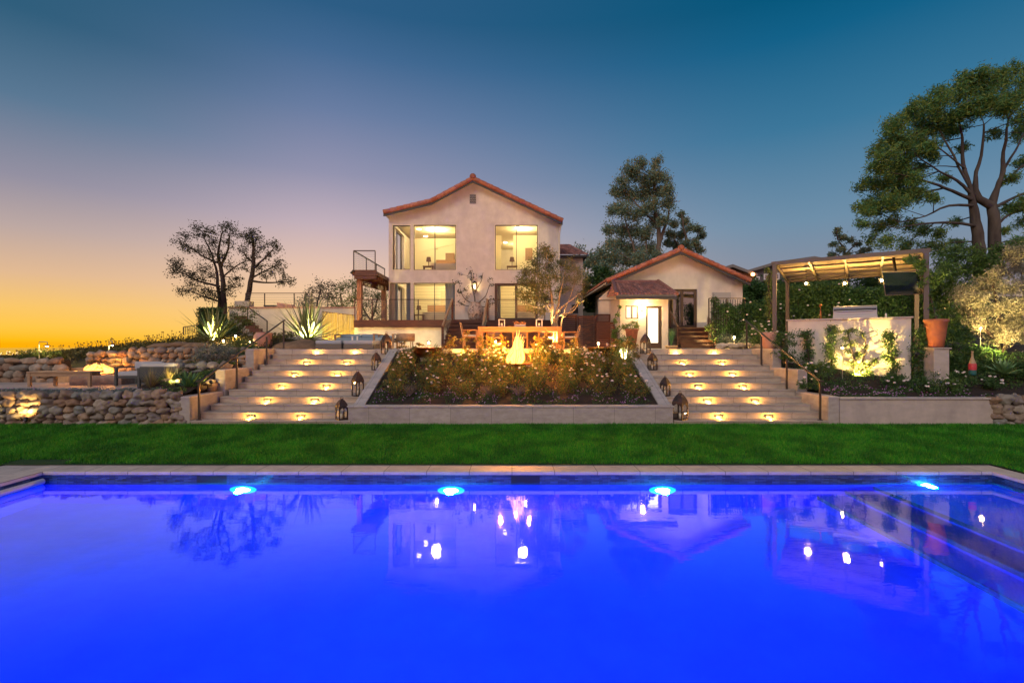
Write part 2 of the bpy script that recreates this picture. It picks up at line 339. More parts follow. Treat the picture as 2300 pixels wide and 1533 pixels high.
# ---------------------------------------------------------------- foliage
def rvec(n):
    v = rng.normal(size=(n, 3)); return v/np.linalg.norm(v, axis=1, keepdims=True)
def leaf_obj(name, C, Ln, Wd, mat, parent, dirs=None, dirmix=.0, droop=0):
    """C (n,3) centres of leaf quads with random direction"""
    n = len(C); d = rvec(n)
    if dirs is not None: d = d*(1-dirmix)+dirs*dirmix
    d[:, 2] -= droop; d /= np.linalg.norm(d, axis=1, keepdims=True)
    s = np.cross(d, rvec(n)); s /= np.linalg.norm(s, axis=1, keepdims=True)+1e-9
    l = Ln*rng.uniform(.65, 1.3, (n, 1)); w_ = Wd*rng.uniform(.7, 1.25, (n, 1))
    nn = np.cross(d, s)
    V = np.stack([C-d*l*.5, C+s*w_*.5-d*l*.08+nn*w_*.12, C+d*l*.5, C-s*w_*.5-d*l*.08+nn*w_*.12], 1).reshape(-1, 3)
    return link_np(name, V, np.arange(4*n).reshape(-1, 4), mat, parent)
def clump_pts(centers, radii, n, sig=.45):
    centers = np.array([tuple(c) for c in centers]); radii = np.array(radii)
    idx = rng.choice(len(centers), n, p=radii**2/np.sum(radii**2))
    return centers[idx]+rng.normal(size=(n, 3))*radii[idx, None]*sig, idx
def bush(name, label, cat, base, rx, ry, h, nl, leaf=.05, mat='rose', ncl=26, flowers=0, fl=.035, petal=None, group=None, stems=7, wd=.5, bottom=.12, sig=.34, flbl='blossoms'):
    base = Vector(base); r = thing(name, label, cat, base, group)
    cs = []; rad = []
    for i in range(ncl):
        a = random.random()*2*PI; q = math.sqrt(random.random()); zz = random.random()
        k = math.sqrt(max(.1, 1-(zz*1.05-.35)**2*1.2))
        cs.append(base+Vector((math.cos(a)*q*rx*k, math.sin(a)*q*ry*k, h*(bottom+zz*(1-bottom)*random.uniform(.8, 1.02))))); rad.append(random.uniform(.6, 1.2)*min(rx, h)*.42)
    m = MB()
    for i in range(stems):
        e = cs[i % len(cs)]; m.tube([base+Vector((random.uniform(-.04, .04), random.uniform(-.04, .04), 0)), base.lerp(e, .5)+Vector((0, 0, .05*h)), e], [.012, .008, .004], 4, False)
    m.build('stem', STEM, r)
    C, _ = clump_pts(cs, rad, nl, sig); C[:, 2] = np.maximum(C[:, 2], base.z+.02)
    leaf_obj('foliage', C, leaf, leaf*wd, FOLC[mat], r)
    if flowers:
        m = MB()
        for i in range(flowers):
            a = random.random()*2*PI; zz = random.uniform(.45, 1.0); q = random.uniform(.75, 1.05)*math.sqrt(max(.15, 1-(zz*.9)**2))
            c = base+Vector((math.cos(a)*rx*q, math.sin(a)*ry*q, h*zz*1.04))
            for j in range(5):
                m.ball(c+Vector((random.uniform(-1,1), random.uniform(-1,1), random.uniform(-.6,.6)))*fl*.45, fl*random.uniform(.5, .8), (1, 1, .6), .3, 0)
        m.build(flbl, petal or PETALW, r)
    return r
def curve(pts, n=3):
    pts = [Vector(p) for p in pts]
    if len(pts) < 3: return pts
    out = []
    for i in range(len(pts)-1):
        p0 = pts[max(i-1, 0)]; p1 = pts[i]; p2 = pts[i+1]; p3 = pts[min(i+2, len(pts)-1)]
        for k in range(n):
            t = k/n; out.append(.5*((2*p1)+(p2-p0)*t+(2*p0-5*p1+4*p2-p3)*t*t+(3*p1-p0-3*p2+p3)*t**3))
    return out+[pts[-1]]
def tree(name, label, D, limbs, clumps, leaf, nleaf, mat, bark=BARK, depth=1.0, twigs=7, wd=.45, group=None, sig=.16, rt=.9, droop=0, base=None, cat='tree', twr=1.0, cl=1.0):
    """limbs: lists of (px,py,dD,radius_px); clumps: (px,py,rpx). Everything is set out at real distance D+dD."""
    b0 = limbs[0][0]; base = base or P(b0[0], b0[1], D+b0[2])
    r = thing(name, label, cat, base, group)
    m = MB(); nodes = []
    for lb in limbs:
        pts = [P(a, b, D+c) for a, b, c, q in lb]; cp = curve(pts, 3); rr_ = []
        for i in range(len(cp)):
            t = i/max(1, len(cp)-1)*(len(lb)-1); k = min(int(t), len(lb)-2); rr_.append(ST((lb[k][3]*(1-(t-k))+lb[k+1][3]*(t-k)), D)/2)
        cp = [p+Vector((noise.noise(p*1.7), noise.noise(p*1.7+Vector((9, 0, 0))), 0))*ST(3, D) if 0 < i < len(cp)-1 else p for i, p in enumerate(cp)]
        m.tube(cp, rr_, 7); nodes += list(zip(cp, rr_))
    cs = []; rad = []; tips = []
    for (a, b, q) in clumps:
        R = ST(q, D)*cl; c = P(a, b, D+random.uniform(-depth, depth))
        near = min(nodes, key=lambda nd: (nd[0]-c).length + (0 if nd[0].z < c.z+.2*R else R*1.5) - nd[1]*2)
        mid = near[0].lerp(c, .5)+Vector((random.uniform(-.15, .15), random.uniform(-.15, .15), random.uniform(-.05, .2)))*R
        r0 = min(near[1]*.6, ST(1.5, D)*twr); bp = curve([near[0], mid, c], 3)
        m.tube(bp, [r0*(1-.6*i/(len(bp)-1)) for i in range(len(bp))], 5, False)
        for j in range(twigs):
            e = c+Vector(rvec(1)[0]*np.array([1, 1, .8]))*R*random.uniform(.45, rt)
            s = bp[random.randrange(len(bp)//2, len(bp))]; mm = s.lerp(e, .5)+Vector((0, 0, R*random.uniform(0, .15)))
            m.tube([s, mm, e], [r0*.38, r0*.25, r0*.1], 3, False)
            for t in (.45, .75, 1.0):
                cs.append(s.lerp(e, t) if t != .45 else mm); rad.append(R)
    m.build('trunk', bark, r)
    C, idx = clump_pts(cs, rad, nleaf, sig)
    leaf_obj('crown', C, leaf, leaf*wd, FOLC[mat], r, droop=droop)
    return r
def blade_plant(name, label, cat, base, n, ln, wd, mat, elev=(10, 85), droop=.3, group=None, seg=5, part='leaf_rosette', spin=None, fold=.25):
    base = Vector(base); r = thing(name, label, cat, base, group); m = MB()
    for i in range(n):
        a = (i*2.39996+random.uniform(-.2, .2)); e = math.radians(elev[0]+(elev[1]-elev[0])*((i+.5)/n)**.8+random.uniform(-5, 5)); l = ln*random.uniform(.75, 1.08)*(1 if e > .4 else .9)
        out = Vector((math.cos(a), math.sin(a), 0)); d = out*math.cos(e)+Vector((0, 0, math.sin(e))); side = Vector((-math.sin(a), math.cos(a), 0)); vs = []
        for k in range(seg+1):
            t = k/seg; p = base+d*l*t+out*.02*ln-Vector((0, 0, droop*l*t*t*math.cos(e))); ww = wd*(.55+.9*t if t < .45 else (.955*(1-t)/.55+.02))*.5
            up = d.cross(side)*(-1); vs += [p+side*ww, p-up*ww*fold*2*.5, p-side*ww]
        fs = []
        for k in range(seg): fs += [(k*3, k*3+1, k*3+4, k*3+3), (k*3+1, k*3+2, k*3+5, k*3+4)]
        m.add(vs, fs, False)
    m.build(part, mat, r); return r
def stones(m, x0, x1, y, z0, z1, row=.2, wmin=.2, wmax=.42, batter=.0, dep=.16, sub=1, yfun=None):
    z = z0
    while z < z1-.05:
        rh = row*random.uniform(.85, 1.15); x = x0-random.uniform(0, wmax*.5)
        if z+rh > z1+.08: rh = z1-z+.03
        while x < x1:
            ww = random.uniform(wmin, wmax); hh = rh*random.uniform(.85, 1.25)
            yy = (yfun(x+ww/2) if yfun else y)+(z-z0)*batter
            R = Matrix.Rotation(random.uniform(-.3, .3), 3, 'Y')@Matrix.Rotation(random.uniform(-.3, .3), 3, 'X')
            m.ball((x+ww/2, yy+random.uniform(-.03, .03), z+rh/2+random.uniform(-.02, .02)), 1, (ww*.55, dep*random.uniform(.85, 1.15), hh*.57), .55, sub, R); x += ww*.96
        z += rh*.93
    return m
ORD = ['first','second','third','fourth','fifth','sixth','seventh','eighth','ninth','tenth','eleventh','twelfth','thirteenth','fourteenth']
# ================================================================ SETTING
def ghill(x, y):
    """height of the open ground behind and beside the terraces"""
    def ss(a, b, t): t = min(1, max(0, (t-a)/(b-a))); return t*t*(3-2*t)
    z = -2.4
    z += (1.2+2.4)*ss(13.0, 13.6, y)*(1-ss(-9.0, -8.7, x))*1.0
    z += (0.95+2.4)*ss(13.4, 14.2, y)*ss(8.9, 9.3, x)
    z += (1.6+2.4)*ss(18.2, 19.2, y)*ss(-9.0, -8.7, x)*(1-ss(8.9, 9.3, x))
    z += 1.25*ss(16.9, 17.9, y)*ss(-15.6, -12.6, x)*(1-ss(-9.3, -8.7, x))
    z += 0.9*ss(17.2, 19.5, y)*(1-ss(-15.6, -12.6, x))
    left = 1-ss(-9.3, -8.0, x)
    z += left*0.45*ss(18, 20, y)*ss(-17, -11, x)
    z += left*1.45*ss(25.05, 25.5, y)*ss(-15.2, -14.2, x)
    z -= (0.10+z*0)*ss(17.6, 17.9, y)*(1-left)*0
    r = ss(9.0, 12, x)
    z += r*(1.3*ss(16, 22, y)+6.3*ss(26, 62, y))
    z += (1-left)*(1-r)*3.0*ss(34, 60, y)
    z -= ss(27, 60, y)*(1-ss(-12, 4, x))*(18)
    z -= ss(90, 500, y)*60
    z += .12*noise.noise(Vector((x*.35, y*.35, 0)))*ss(17.8, 22, y)*(1-(1-left)*(1-r))
    return z
xs = np.unique(np.concatenate([np.linspace(-400, -60, 12), np.linspace(-60, -20, 21), np.linspace(-20, 24, 89), np.linspace(24, 70, 24), np.linspace(70, 400, 12)]))
ys = np.unique(np.concatenate([np.linspace(-60, 12, 8), np.linspace(12.9, 30, 86), np.linspace(30, 90, 31), np.linspace(90, 600, 16)]))
V = np.array([(x, y, ghill(x, y)) for y in ys for x in xs]); nx = len(xs)
idx = np.arange(len(V)).reshape(len(ys), nx)
Fq = np.stack([idx[:-1,:-1], idx[:-1,1:], idx[1:,1:], idx[1:,:-1]], -1).reshape(-1, 4)
GRND = M('hill_ground', (.07,.065,.025), .95, col2=(.035,.03,.015), vs_=1.2, bump=1, bs=4)
g = link_np('terrain', V, Fq, GRND, smooth=True); g['kind'] = 'structure'
SEA = M('sea_water', (.03,.03,.035), .08, spec=1.0)
MB().add([(-9000,200,-70),(9000,200,-70),(9000,15000,-70),(-9000,15000,-70)], [(0,1,2,3)]).build('sea', SEA, kind='structure')

# --- lawn
def lz(y, x=0):
    return .235+.31*min(1, max(0, (y-10.05)/3.1))+.012*noise.noise(Vector((x*.8, y*.8, 3)))
LAWN = M('lawn_soil', (.012,.06,.006), .95, col2=(.008,.04,.004), vs_=5, bump=1, bs=40)
def sheet(name, x0, x1, y0, y1, zf, mat, nx, ny, kind='structure'):
    xs = np.linspace(x0, x1, nx); ys = np.linspace(y0, y1, ny)
    V = np.array([(x, y, zf(x, y)) for y in ys for x in xs]); i = np.arange(len(V)).reshape(ny, nx)
    Fq = np.stack([i[:-1,:-1], i[:-1,1:], i[1:,1:], i[1:,:-1]], -1).reshape(-1, 4)
    o = link_np(name, V, Fq, mat, smooth=True); o['kind'] = kind; return o
sheet('lawn', -24, 24, 10.0, 13.6, lambda x, y: lz(y, x), LAWN, 90, 16)
sheet('lawn', 9.80, 24, -8, 10.0, lambda x, y: lz(y, x), LAWN, 20, 20)
sheet('lawn', -24, -10.4, -8, 10.0, lambda x, y: lz(y, x), LAWN, 20, 20)
GR = M('grass_blades', (0,0,0), .6, island=[(.010,.20,.006),(.025,.33,.008),(.07,.42,.012),(.20,.42,.03)], col2=(.30,.45,.35), vs_=1.6, contrast=(.38,.60), trans=.3)
def grass(n, x0, x1, y0, y1, h, mask=None):
    x = rng.uniform(x0, x1, n); y = y0+(y1-y0)*rng.uniform(0, 1, n)**1.0
    if mask is not None: k = mask(x, y); x, y = x[k], y[k]; n = len(x)
    z = np.array([lz(b, a) for a, b in zip(x, y)]); a = rng.uniform(0, 2*PI, n); hh = h*rng.uniform(.6, 1.35, n); ww = rng.uniform(.004, .008, n)
    ln = rng.normal(size=(n, 2))*.35*hh[:, None]
    p0 = np.stack([x-np.cos(a)*ww, y-np.sin(a)*ww, z], 1); p1 = np.stack([x+np.cos(a)*ww, y+np.sin(a)*ww, z], 1); p2 = np.stack([x+ln[:, 0], y+ln[:, 1], z+hh], 1)
    return np.stack([p0, p1, p2], 1).reshape(-1, 3)
gv = np.concatenate([grass(26000, -16.5, 16.5, 10.08, 13.1, .10, lambda x, y: np.array([noise.noise(Vector((a*1.3, b*1.3, 8))) > .05 for a, b in zip(x, y)]) & ~((x > -10.4) & (x < -9.2) & (y < 10.32))), grass(330000, -16.5, 16.5, 10.06, 13.12, .055, lambda x, y: ~((x > -10.4) & (x < -9.2) & (y < 10.32))),
                     grass(30000, 9.82, 13.5, 6.5, 10.06, .05), grass(9000, -12.5, -10.42, 8.2, 10.06, .05)])
o = link_np('grass', gv, np.arange(len(gv)).reshape(-1, 3), GR, k=3); setp(o, 'clipped green lawn grass between the pool and the stairs', 'grass', kind='stuff')

# --- pool
PX0, PX1, PY0, PY1 = -9.15, 9.36, 0.9, 9.55
PLB = M('pool_plaster', (.010,.065,.85), .8, col2=(.008,.045,.70), vs_=1.5)  # pale plaster; blue of the underwater lamps put into its colour
pool = thing('swimming_pool', 'large rectangular swimming pool with blue lights, pale coping and dark mosaic waterline', 'pool', (0, 5.2, 0))
m = MB(); m.box(PX0-.2, PX1+.2, PY0-.2, PY1+.2, -1.75, -1.55)
m.box(PX0-.2, PX0, PY0-.2, PY1+.2, -1.55, .15); m.box(PX1, PX1+.2, PY0-.2, PY1+.2, -1.55, .15); m.box(PX0, PX1, PY1, PY1+.2, -1.55, .15); m.box(PX0, PX1, PY0-.2, PY0, -1.55, .15)
m.build('basin', PLB, pool)
t_ = .008
MB().box(PX0, PX1, PY1-t_, PY1, -.16, .148).build('waterline_tile', SLATE, pool)
MB().box(PX1-t_, PX1, PY0, PY1-t_, -.16, .148).build('waterline_tile', SLATEY, pool)
MB().box(PX0, PX0+t_, PY0, PY1-t_, -.16, .148).build('waterline_tile', SLATEY, pool)
for i, (xa, xb, zt) in enumerate([(7.05, PX1-.01, -.30), (6.5, 7.05, -.62), (5.95, 6.5, -.94)]):
    MB().box(xa, xb-.002, PY0+.01, PY1-.01, -1.55, zt).build('underwater_step', PLB, pool)
    MB().box(xa-.01, xa-.001, PY0+.01, PY1-.01, zt-.20, zt+.002).build('step_nosing', SLATEY, pool)
m = MB(); m.box(PX0-.35, PX1+.42, PY1-.03, PY1+.5, .152, .222); m.box(PX1-.03, PX1+.42, PY0, PY1-.03, .152, .222); m.box(PX0-.35, PX0+.03, PY0, PY1-.03, .152, .222); m.box(PX0-.35, PX1+.42, PY0-.5, PY0+.03, .15, .2215)
m.build('coping', COPE, pool, bevel=.012)
for (a, b) in ((443, 510), (1148, 1212)):
    x0, x1 = XX(a, PY1), XX(b, PY1)
    MB().box(x0, x1, PY1-.012, PY1-.009, .0-.03, .13).build('skimmer_opening', M('skimmer_dark', (.008,.009,.012), .7), pool)
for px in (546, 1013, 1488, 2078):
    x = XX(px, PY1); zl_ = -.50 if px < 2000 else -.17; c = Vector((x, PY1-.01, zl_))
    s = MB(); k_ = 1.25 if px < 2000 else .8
    s.lathe([(0, .05), (.07*k_, .045), (.10*k_, .025), (.115*k_, 0), (.115*k_, -.02)], (0, 0, 0), 20)
    s.v = [(c.x+v[0], c.y-.0-v[2], c.z+v[1]) for v in s.v]
    s.build('pool_light', emat('pool_lens', (.55,.95,1), 30), pool)
    rg = MB(); rg.lathe([(.115*k_+.002, 0), (.20*k_, 0), (.215*k_, -.012)], (0, 0, 0), 28); rg.v = [(c.x+v[0], c.y+.001-v[2], c.z+v[1]) for v in rg.v]; rg.build('pool_light_ring', emat('pool_ring_glow', (0,.62,1), 3.0), pool)  # emissive cyan ring added to stand in for the halo round the lamp
    lamp('pool_lamp', 'POINT', (x, PY1-.20, zl_), 330 if px < 2000 else 200, (0.0, .10, 1.0), .06, pool); lamp('pool_halo', 'POINT', (x, PY1-.15, zl_), 600 if px < 2000 else 500, (.02, .95, 1.0), .08, pool)
    lamp('pool_beam', 'SPOT', (x, PY1-.16, zl_), 4200 if px < 2000 else 1500, (0.0, .014, 1.0), .06, pool, spot=150, blend=.6, aim=(x, PY1-4, zl_-.35))
lamp('pool_beam', 'SPOT', (5.0, PY0+.3, -.7), 3600, (0.0, .014, 1.0), .06, pool, spot=160, blend=.6, aim=(4.5, PY1, -1.0)); lamp('pool_beam', 'SPOT', (-5.0, PY0+.3, -.7), 3600, (0.0, .05, 1.0), .06, pool, spot=160, blend=.6, aim=(-4.5, PY1, -1.0))
m = MB(); m.tube([(-9.03, 9.42, .06), (-9.03, 4.5, .06)], .055, 14); m.build('cover_roller', M('pale_pvc', (.5,.52,.55), .35), pool)

wm = bpy.data.materials.new('pool_water'); wm.use_nodes = True; t = wm.node_tree; t.nodes.clear()
o_ = t.nodes.new('ShaderNodeOutputMaterial'); rf = t.nodes.new('ShaderNodeBsdfRefraction'); rf.inputs['IOR'].default_value = 1.33; rf.inputs['Roughness'].default_value = 0.0; rf.inputs['Color'].default_value = (.9,.95,1,1)
gl = t.nodes.new('ShaderNodeBsdfGlossy'); gl.inputs['Roughness'].default_value = .03; fr = t.nodes.new('ShaderNodeLayerWeight'); fr.inputs[0].default_value = .5; fm_ = t.nodes.new('ShaderNodeMapRange'); fm_.interpolation_type = 'SMOOTHSTEP'; fm_.inputs[1].default_value = .52; fm_.inputs[2].default_value = .74; fm_.inputs[3].default_value = .015; fm_.inputs[4].default_value = .54; t.links.new(fr.outputs['Facing'], fm_.inputs[0])
mx = t.nodes.new('ShaderNodeMixShader'); t.links.new(fm_.outputs[0], mx.inputs[0]); t.links.new(rf.outputs[0], mx.inputs[1]); t.links.new(gl.outputs[0], mx.inputs[2]); t.links.new(mx.outputs[0], o_.inputs[0])
tcn = t.nodes.new('ShaderNodeTexCoord'); mp = t.nodes.new('ShaderNodeMapping'); mp.inputs['Scale'].default_value = (1.0, 2.2, 1); t.links.new(tcn.outputs['Object'], mp.inputs[0])
n1 = t.nodes.new('ShaderNodeTexNoise'); n1.inputs['Scale'].default_value = 2.2; n1.inputs['Detail'].default_value = 3; t.links.new(mp.outputs[0], n1.inputs['Vector'])
bu = t.nodes.new('ShaderNodeBump'); bu.inputs['Strength'].default_value = .055; bu.inputs['Distance'].default_value = .02; t.links.new(n1.outputs['Fac'], bu.inputs['Height'])
for q in (rf, gl, fr): t.links.new(bu.outputs[0], q.inputs['Normal'])
sheet('pool_water', PX0+t_, PX1-t_, PY0, PY1-t_, lambda x, y: 0, wm, 2, 2)
MB().box(-10.4, PX0-.35, -8, 10.3, .05, .2185).build('pool_deck', DECKP, kind='structure')
MB().box(PX0-.35, -9.24, PY1+.5, 10.3, .05, .2185).build('pool_deck', DECKP, kind='structure')
MB().box(PX0-.35, PX1+.42, -8, PY0-.5, .05, .2185).build('pool_deck', DECKP, kind='structure')

# --- terraces
ZL = 2.51
MB().box(-8.9, 9.3, 17.60, 23.2, 2.2, ZL).build('terrace_paving', PAVE, kind='structure')
MB().box(-9.3, 20, 23.2, 40, 2.2, ZL-.01).build('ground', GRND, kind='structure')
sheet('terrace_paving', -20, -9.3, 13.30, 17.6, lambda x, y: 1.372+.01*noise.noise(Vector((x, y, 0))), PAVE, 40, 20)
# planting beds (soil)
def bedz(x, y): return 1.0+(y-13.4)*(2.33-1.0)/3.9+.05*noise.noise(Vector((x*2, y*2, 1)))
sheet('planting_bed', -4.02, 4.02, 13.42, 17.45, bedz, SOIL, 50, 30)
def rbz(x, y): return 1.20+max(0, min(1, (y-13.4)/4.5))*1.05+max(0, (y-17.9))*.12+.06*noise.noise(Vector((x*2, y*2, 5)))
sheet('planting_bed', 8.85, 24, 13.40, 21, rbz, SOIL, 90, 40)
def lbz(x, y): return 1.33+max(0, min(1, (y-13.4)/4.6))*1.25+.05*noise.noise(Vector((x*2, y*2, 9)))
sheet('planting_bed', -10.6, -8.95, 13.42, 18.4, lbz, SOIL, 16, 30)

# --- stairs
def stepD(k): return 13.15+.409*k
def stepz(k): return .64+.17*k
for side in (-1, 1):
    nm = 'left' if side < 0 else 'right'
    t = thing('garden_staircase', f'wide travertine staircase with lit risers on the {nm} side of the rose bed', 'stairs', ((-6.5 if side < 0 else 6.5), 13.15, .55))
    for k in range(12):
        u = k/11; Y0 = stepD(k); Y1 = stepD(k+1) if k < 11 else 18.0
        if side < 0: x0, x1 = -8.63+.22*u, -4.335
        else: x0, x1 = 4.355, 8.48+.19*u
        m = MB(); z = stepz(k); m.box(x0, x1, Y0, Y1+.02, z-.30, z-.034); m.box(x0-.0, x1, Y0-.028, Y1-.002, z-.032, z)
        m.build('step', TRAV, t, bevel=.005)
LST = [((712.6,791),(798.7,791)), ((689.7,815),(780,815)), ((663.4,841),(758.6,841)), ((634,868),(734,868)), ((601,899),(707.6,899)), ((564,935.5),(676,935.5))]
RST = [((1516.6,792.6),(1603,793)), ((1532.4,814),(1621.6,815)), ((1549,840),(1644.4,840)), ((1568.4,867.6),(1668,868)), ((1589,899),(1695.6,899.6)), ((1614,934.6),(1726.4,935))]
sl = None
for side, T in (('left', LST), ('right', RST)):
    for i, pr in enumerate(T):
        k = 11-2*i; D = stepD(k)
        for j, (px, py) in enumerate(pr):
            x = XX(px, D); z = ZZ(py, D)+.015
            lab = f'{"left" if j == 0 else "right"} step light of {side} stairs, {ORD[i]} lit riser from top'
            if sl is None:
                sl = thing('step_light', lab, 'step light', (x, D, z), 'lights set into the stair risers'); base0 = (x, D, z)
                m = MB(); m.box(x-.095, x+.095, D-.035, D-.001, z-.004, z+.022); m.box(x-.095, x-.083, D-.035, D-.001, z-.035, z-.004); m.box(x+.083, x+.095, D-.035, D-.001, z-.035, z-.004)
                m.build('bracket', BLACK, sl)
                MB().box(x-.08, x+.08, D-.018, D-.002, z-.028, z-.005).build('lens', GLOWP, sl)
                lamp('bulb_light', 'POINT', (x, D-.11, z-.035), 24, (1, .42, .06), .012, sl)
            else: copy_tree(sl, (x, D, z), label=lab)
for o_l in [o for o in bpy.data.objects if o.type == 'LIGHT' and o.name.startswith('bulb_light')]: o_l.data = o_l.data.copy(); o_l.data.energy *= random.uniform(.72, 1.2)
# riser cheek walls
for side in (-1, 1):
    nm = 'left' if side < 0 else 'right'
    t = thing('cheek_wall', f'three-tier pale cheek wall with stone caps along the outer side of the {nm} stairs', 'wall', (side*8.8, 13.2, .5))
    Ys = [13.16, 14.68, 16.2, 18.0]; zt = [1.285, 1.925, 2.535]
    for i in range(3):
        xi = side*(8.60 if side < 0 else 8.46)+(side*-.06 if side < 0 else side*.06)*i*0
        xi = -8.66+.06*i if side < 0 else 8.50+.06*i
        xo = xi+side*.29
        y1 = Ys[i+1]+.02 if i < 2 else Ys[3]
        MB().box(xi, xo, Ys[i], y1, .35, zt[i]-.04).build('wall_block', PLAST, t, bevel=.006)
        MB().box(xi-side*.0, xo+side*.02, Ys[i]-.02, y1-.03, zt[i]-.04, zt[i]).build('cap', CAPM, t, bevel=.004)
# centre planter
t = thing('planter_wall', 'low pale planter wall with sloping side walls round the rose bed between the stairs', 'wall', (0, 13.15, .5))
MB().box(-4.40, 4.33, 13.16, 13.40, .35, 1.0).build('front_wall', PLAST, t, bevel=.005)
MB().box(-4.43, 4.36, 13.13, 13.43, 1.002, 1.04).build('cap', CAPM, t, bevel=.006)
for x0, x1 in ((-4.335, -4.03), (4.02, 4.35)):
    m = MB(); m.prism([(x0+.02, 13.40, .4), (x0+.02, 17.3, .4), (x0+.02, 17.3, 2.455), (x0+.02, 13.40, .985)], (x1-x0-.04, 0, 0)); m.build('side_wall', PLAST, t)
    m = MB(); m.prism([(x0, 13.40, .995), (x0, 17.32, 2.47), (x0, 17.32, 2.515), (x0, 13.40, 1.04)], (x1-x0, 0, 0)); m.build('sloping_cap', CAPM, t, bevel=.006)
MB().box(-4.03, 4.02, 17.45, 17.75, 1.8, 2.47).build('back_wall', STUCCO2, t); MB().box(-4.05, 4.03, 17.42, 17.78, 2.47, 2.518).build('cap', CAPM, t, bevel=.005)
# right planter wall
t = thing('planter_wall', 'long low stucco planter wall with thin cap at the foot of the right garden bed', 'wall', (10.9, 13.15, .5))
MB().box(8.81, 12.93, 13.16, 13.40, .35, 1.215).build('front_wall', STUCCO2, t, bevel=.006); MB().box(8.80, 12.97, 13.12, 13.43, 1.217, 1.255).build('cap', CAPM, t, bevel=.006)
MB().box(12.73, 12.93, 13.40, 14.2, .35, 1.2).build('end_wall', STUCCO2, t)

# --- stone walls
def swall(name, label, segs, row=.2, wmin=.22, wmax=.42, sub=1, dep=.16):
    a = segs[0]; t = thing(name, label, 'stone wall', ((a[0]+a[1])/2, a[2], a[3]))
    m = MB(); b = MB()
    for (x0, x1, y, z0, z1) in segs:
        stones(m, x0, x1, y, z0, z1, row, wmin, wmax, sub=sub, dep=dep); b.box(x0-.1, x1+.05, y+.04, y+.5, z0-.3, z1-.09)
    m.build('river_stones', STONE, t); b.build('backing', MORTAR, t)
    return t
swall('stone_wall', 'dry stacked river stone wall along the lawn below the fire terrace', [(-17.5, -9.02, 13.25, .48, 1.38)], .20, .22, .42, 2)
swall('stone_wall', 'stacked river stone wall end beside the right planter wall', [(12.98, 17, 13.22, .48, 1.30)], .21, .24, .42, 2)
swall('stone_wall', 'rounded stone wall behind the teak bench at the left edge', [(-19.5, -15.9, 17.1, 1.3, 2.22)], .26, .35, .6)
swall('stone_wall', 'rounded stone retaining wall behind the outdoor sofa', [(-14.9, -13.5, 17.4, 1.3, 2.40), (-13.5, -9.4, 17.5, 1.3, 2.50)], .20, .24, .42)
swall('stone_wall', 'rubble stones stepping up beside the left cheek wall', [(-10.3, -9.0, 14.5, 1.3, 1.62), (-10.6, -9.0, 15.4, 1.5, 2.05), (-10.5, -9.0, 16.3, 1.8, 2.30)], .22, .25, .42)
# stone steps on the left
t = thing('stone_steps', 'rough golden stone block steps behind the fire pit', 'steps', (-15.3, 17, 1.37))
m = MB()
for i, (a, b, y, z0, z1) in enumerate([(-15.7, -13.6, 16.9, 1.35, 1.62), (-15.6, -13.7, 17.3, 1.62, 1.86), (-15.5, -13.9, 17.8, 1.86, 2.10), (-15.6, -14.0, 18.3, 2.1, 2.26)]):
    MB().box(a, b, y, y+.7, z0-.2, z1).build('step', M('step_stone', (.42,.30,.16), .85, col2=(.25,.18,.10), vs_=4, bump=.8, bs=9), t, bevel=.03)

# --- handrails
def rail_set(label, posts, ra, rb_, side):
    t = thing('handrail', label, 'handrail', P(posts[0][0], posts[0][2], posts[0][3]))
    for px, pt, pb, D in posts:
        p1 = P(px, pb, D); p0 = P(px, pt, D)
        m = MB(); m.box(p1.x-.022, p1.x+.022, D-.022, D+.022, p1.z, p0.z); m.build('post', STEEL, t)
        MB().lathe([(.0,.02),(.055,.018),(.075,.003),(.075,0)], (p1.x, D, p1.z), 14).build('post_foot', STEEL, t)
    a = P(*ra); b = P(*rb_); MB().bar(a, b, .052, .042).build('rail', STEEL, t, bevel=.012)
    e = a+Vector((-.12 if side < 0 else .10, 0, .005)); MB().bar(e, a+Vector((0, 0.02, .003)), .045, .038).build('rail_end', STEEL, t)
rail_set('bronze handrail on four posts down the left staircase', [(447,860,943,13.25), (532,806,875,14.95), (599,756,820,16.45), (637,722,783,17.85)], (450,856,13.25), (640,718,17.85), -1)
rail_set('bronze handrail on four posts down the right staircase', [(1842,860,943,13.25), (1767,806,875,14.95), (1710,756,820,16.45), (1677,722,783,17.85)], (1842,856,13.25), (1673,718,17.85), 1)

# ---------------------------------------------------------------- roofs and buildings
def tile_slope(m, a, b, c, d, nc, nr, r=.5, lift=.03):
    """a-b eave edge, d-c ridge edge. Rows of half-round tiles running up the slope."""
    a, b, c, d = map(Vector, (a, b, c, d)); up = ((d-a).cross(b-a)).normalized()
    if up.z < 0: up = -up
    for i in range(nc):
        e0 = a.lerp(b, i/nc); e1 = a.lerp(b, (i+1)/nc); t0 = d.lerp(c, i/nc); t1 = d.lerp(c, (i+1)/nc)
        for j in range(nr):
            p = [e0.lerp(t0, j/nr), e1.lerp(t1, j/nr), e0.lerp(t0, (j+1.12)/nr), e1.lerp(t1, (j+1.12)/nr)]; vs = []
            for (l, q, hh, li) in ((p[0], p[1], 1.0, lift), (p[2], p[3], .8, 0)):
                wv = (q-l); W = wv.length
                for s in range(6):
                    an = PI*s/5; vs.append(l+wv*(.5-.48*math.cos(an))+up*(math.sin(an)*W*r*hh+li))
            m.add(vs, [(s, s+1, s+7, s+6) for s in range(5)]+[(5,4,3,2,1,0)], True)
    return m
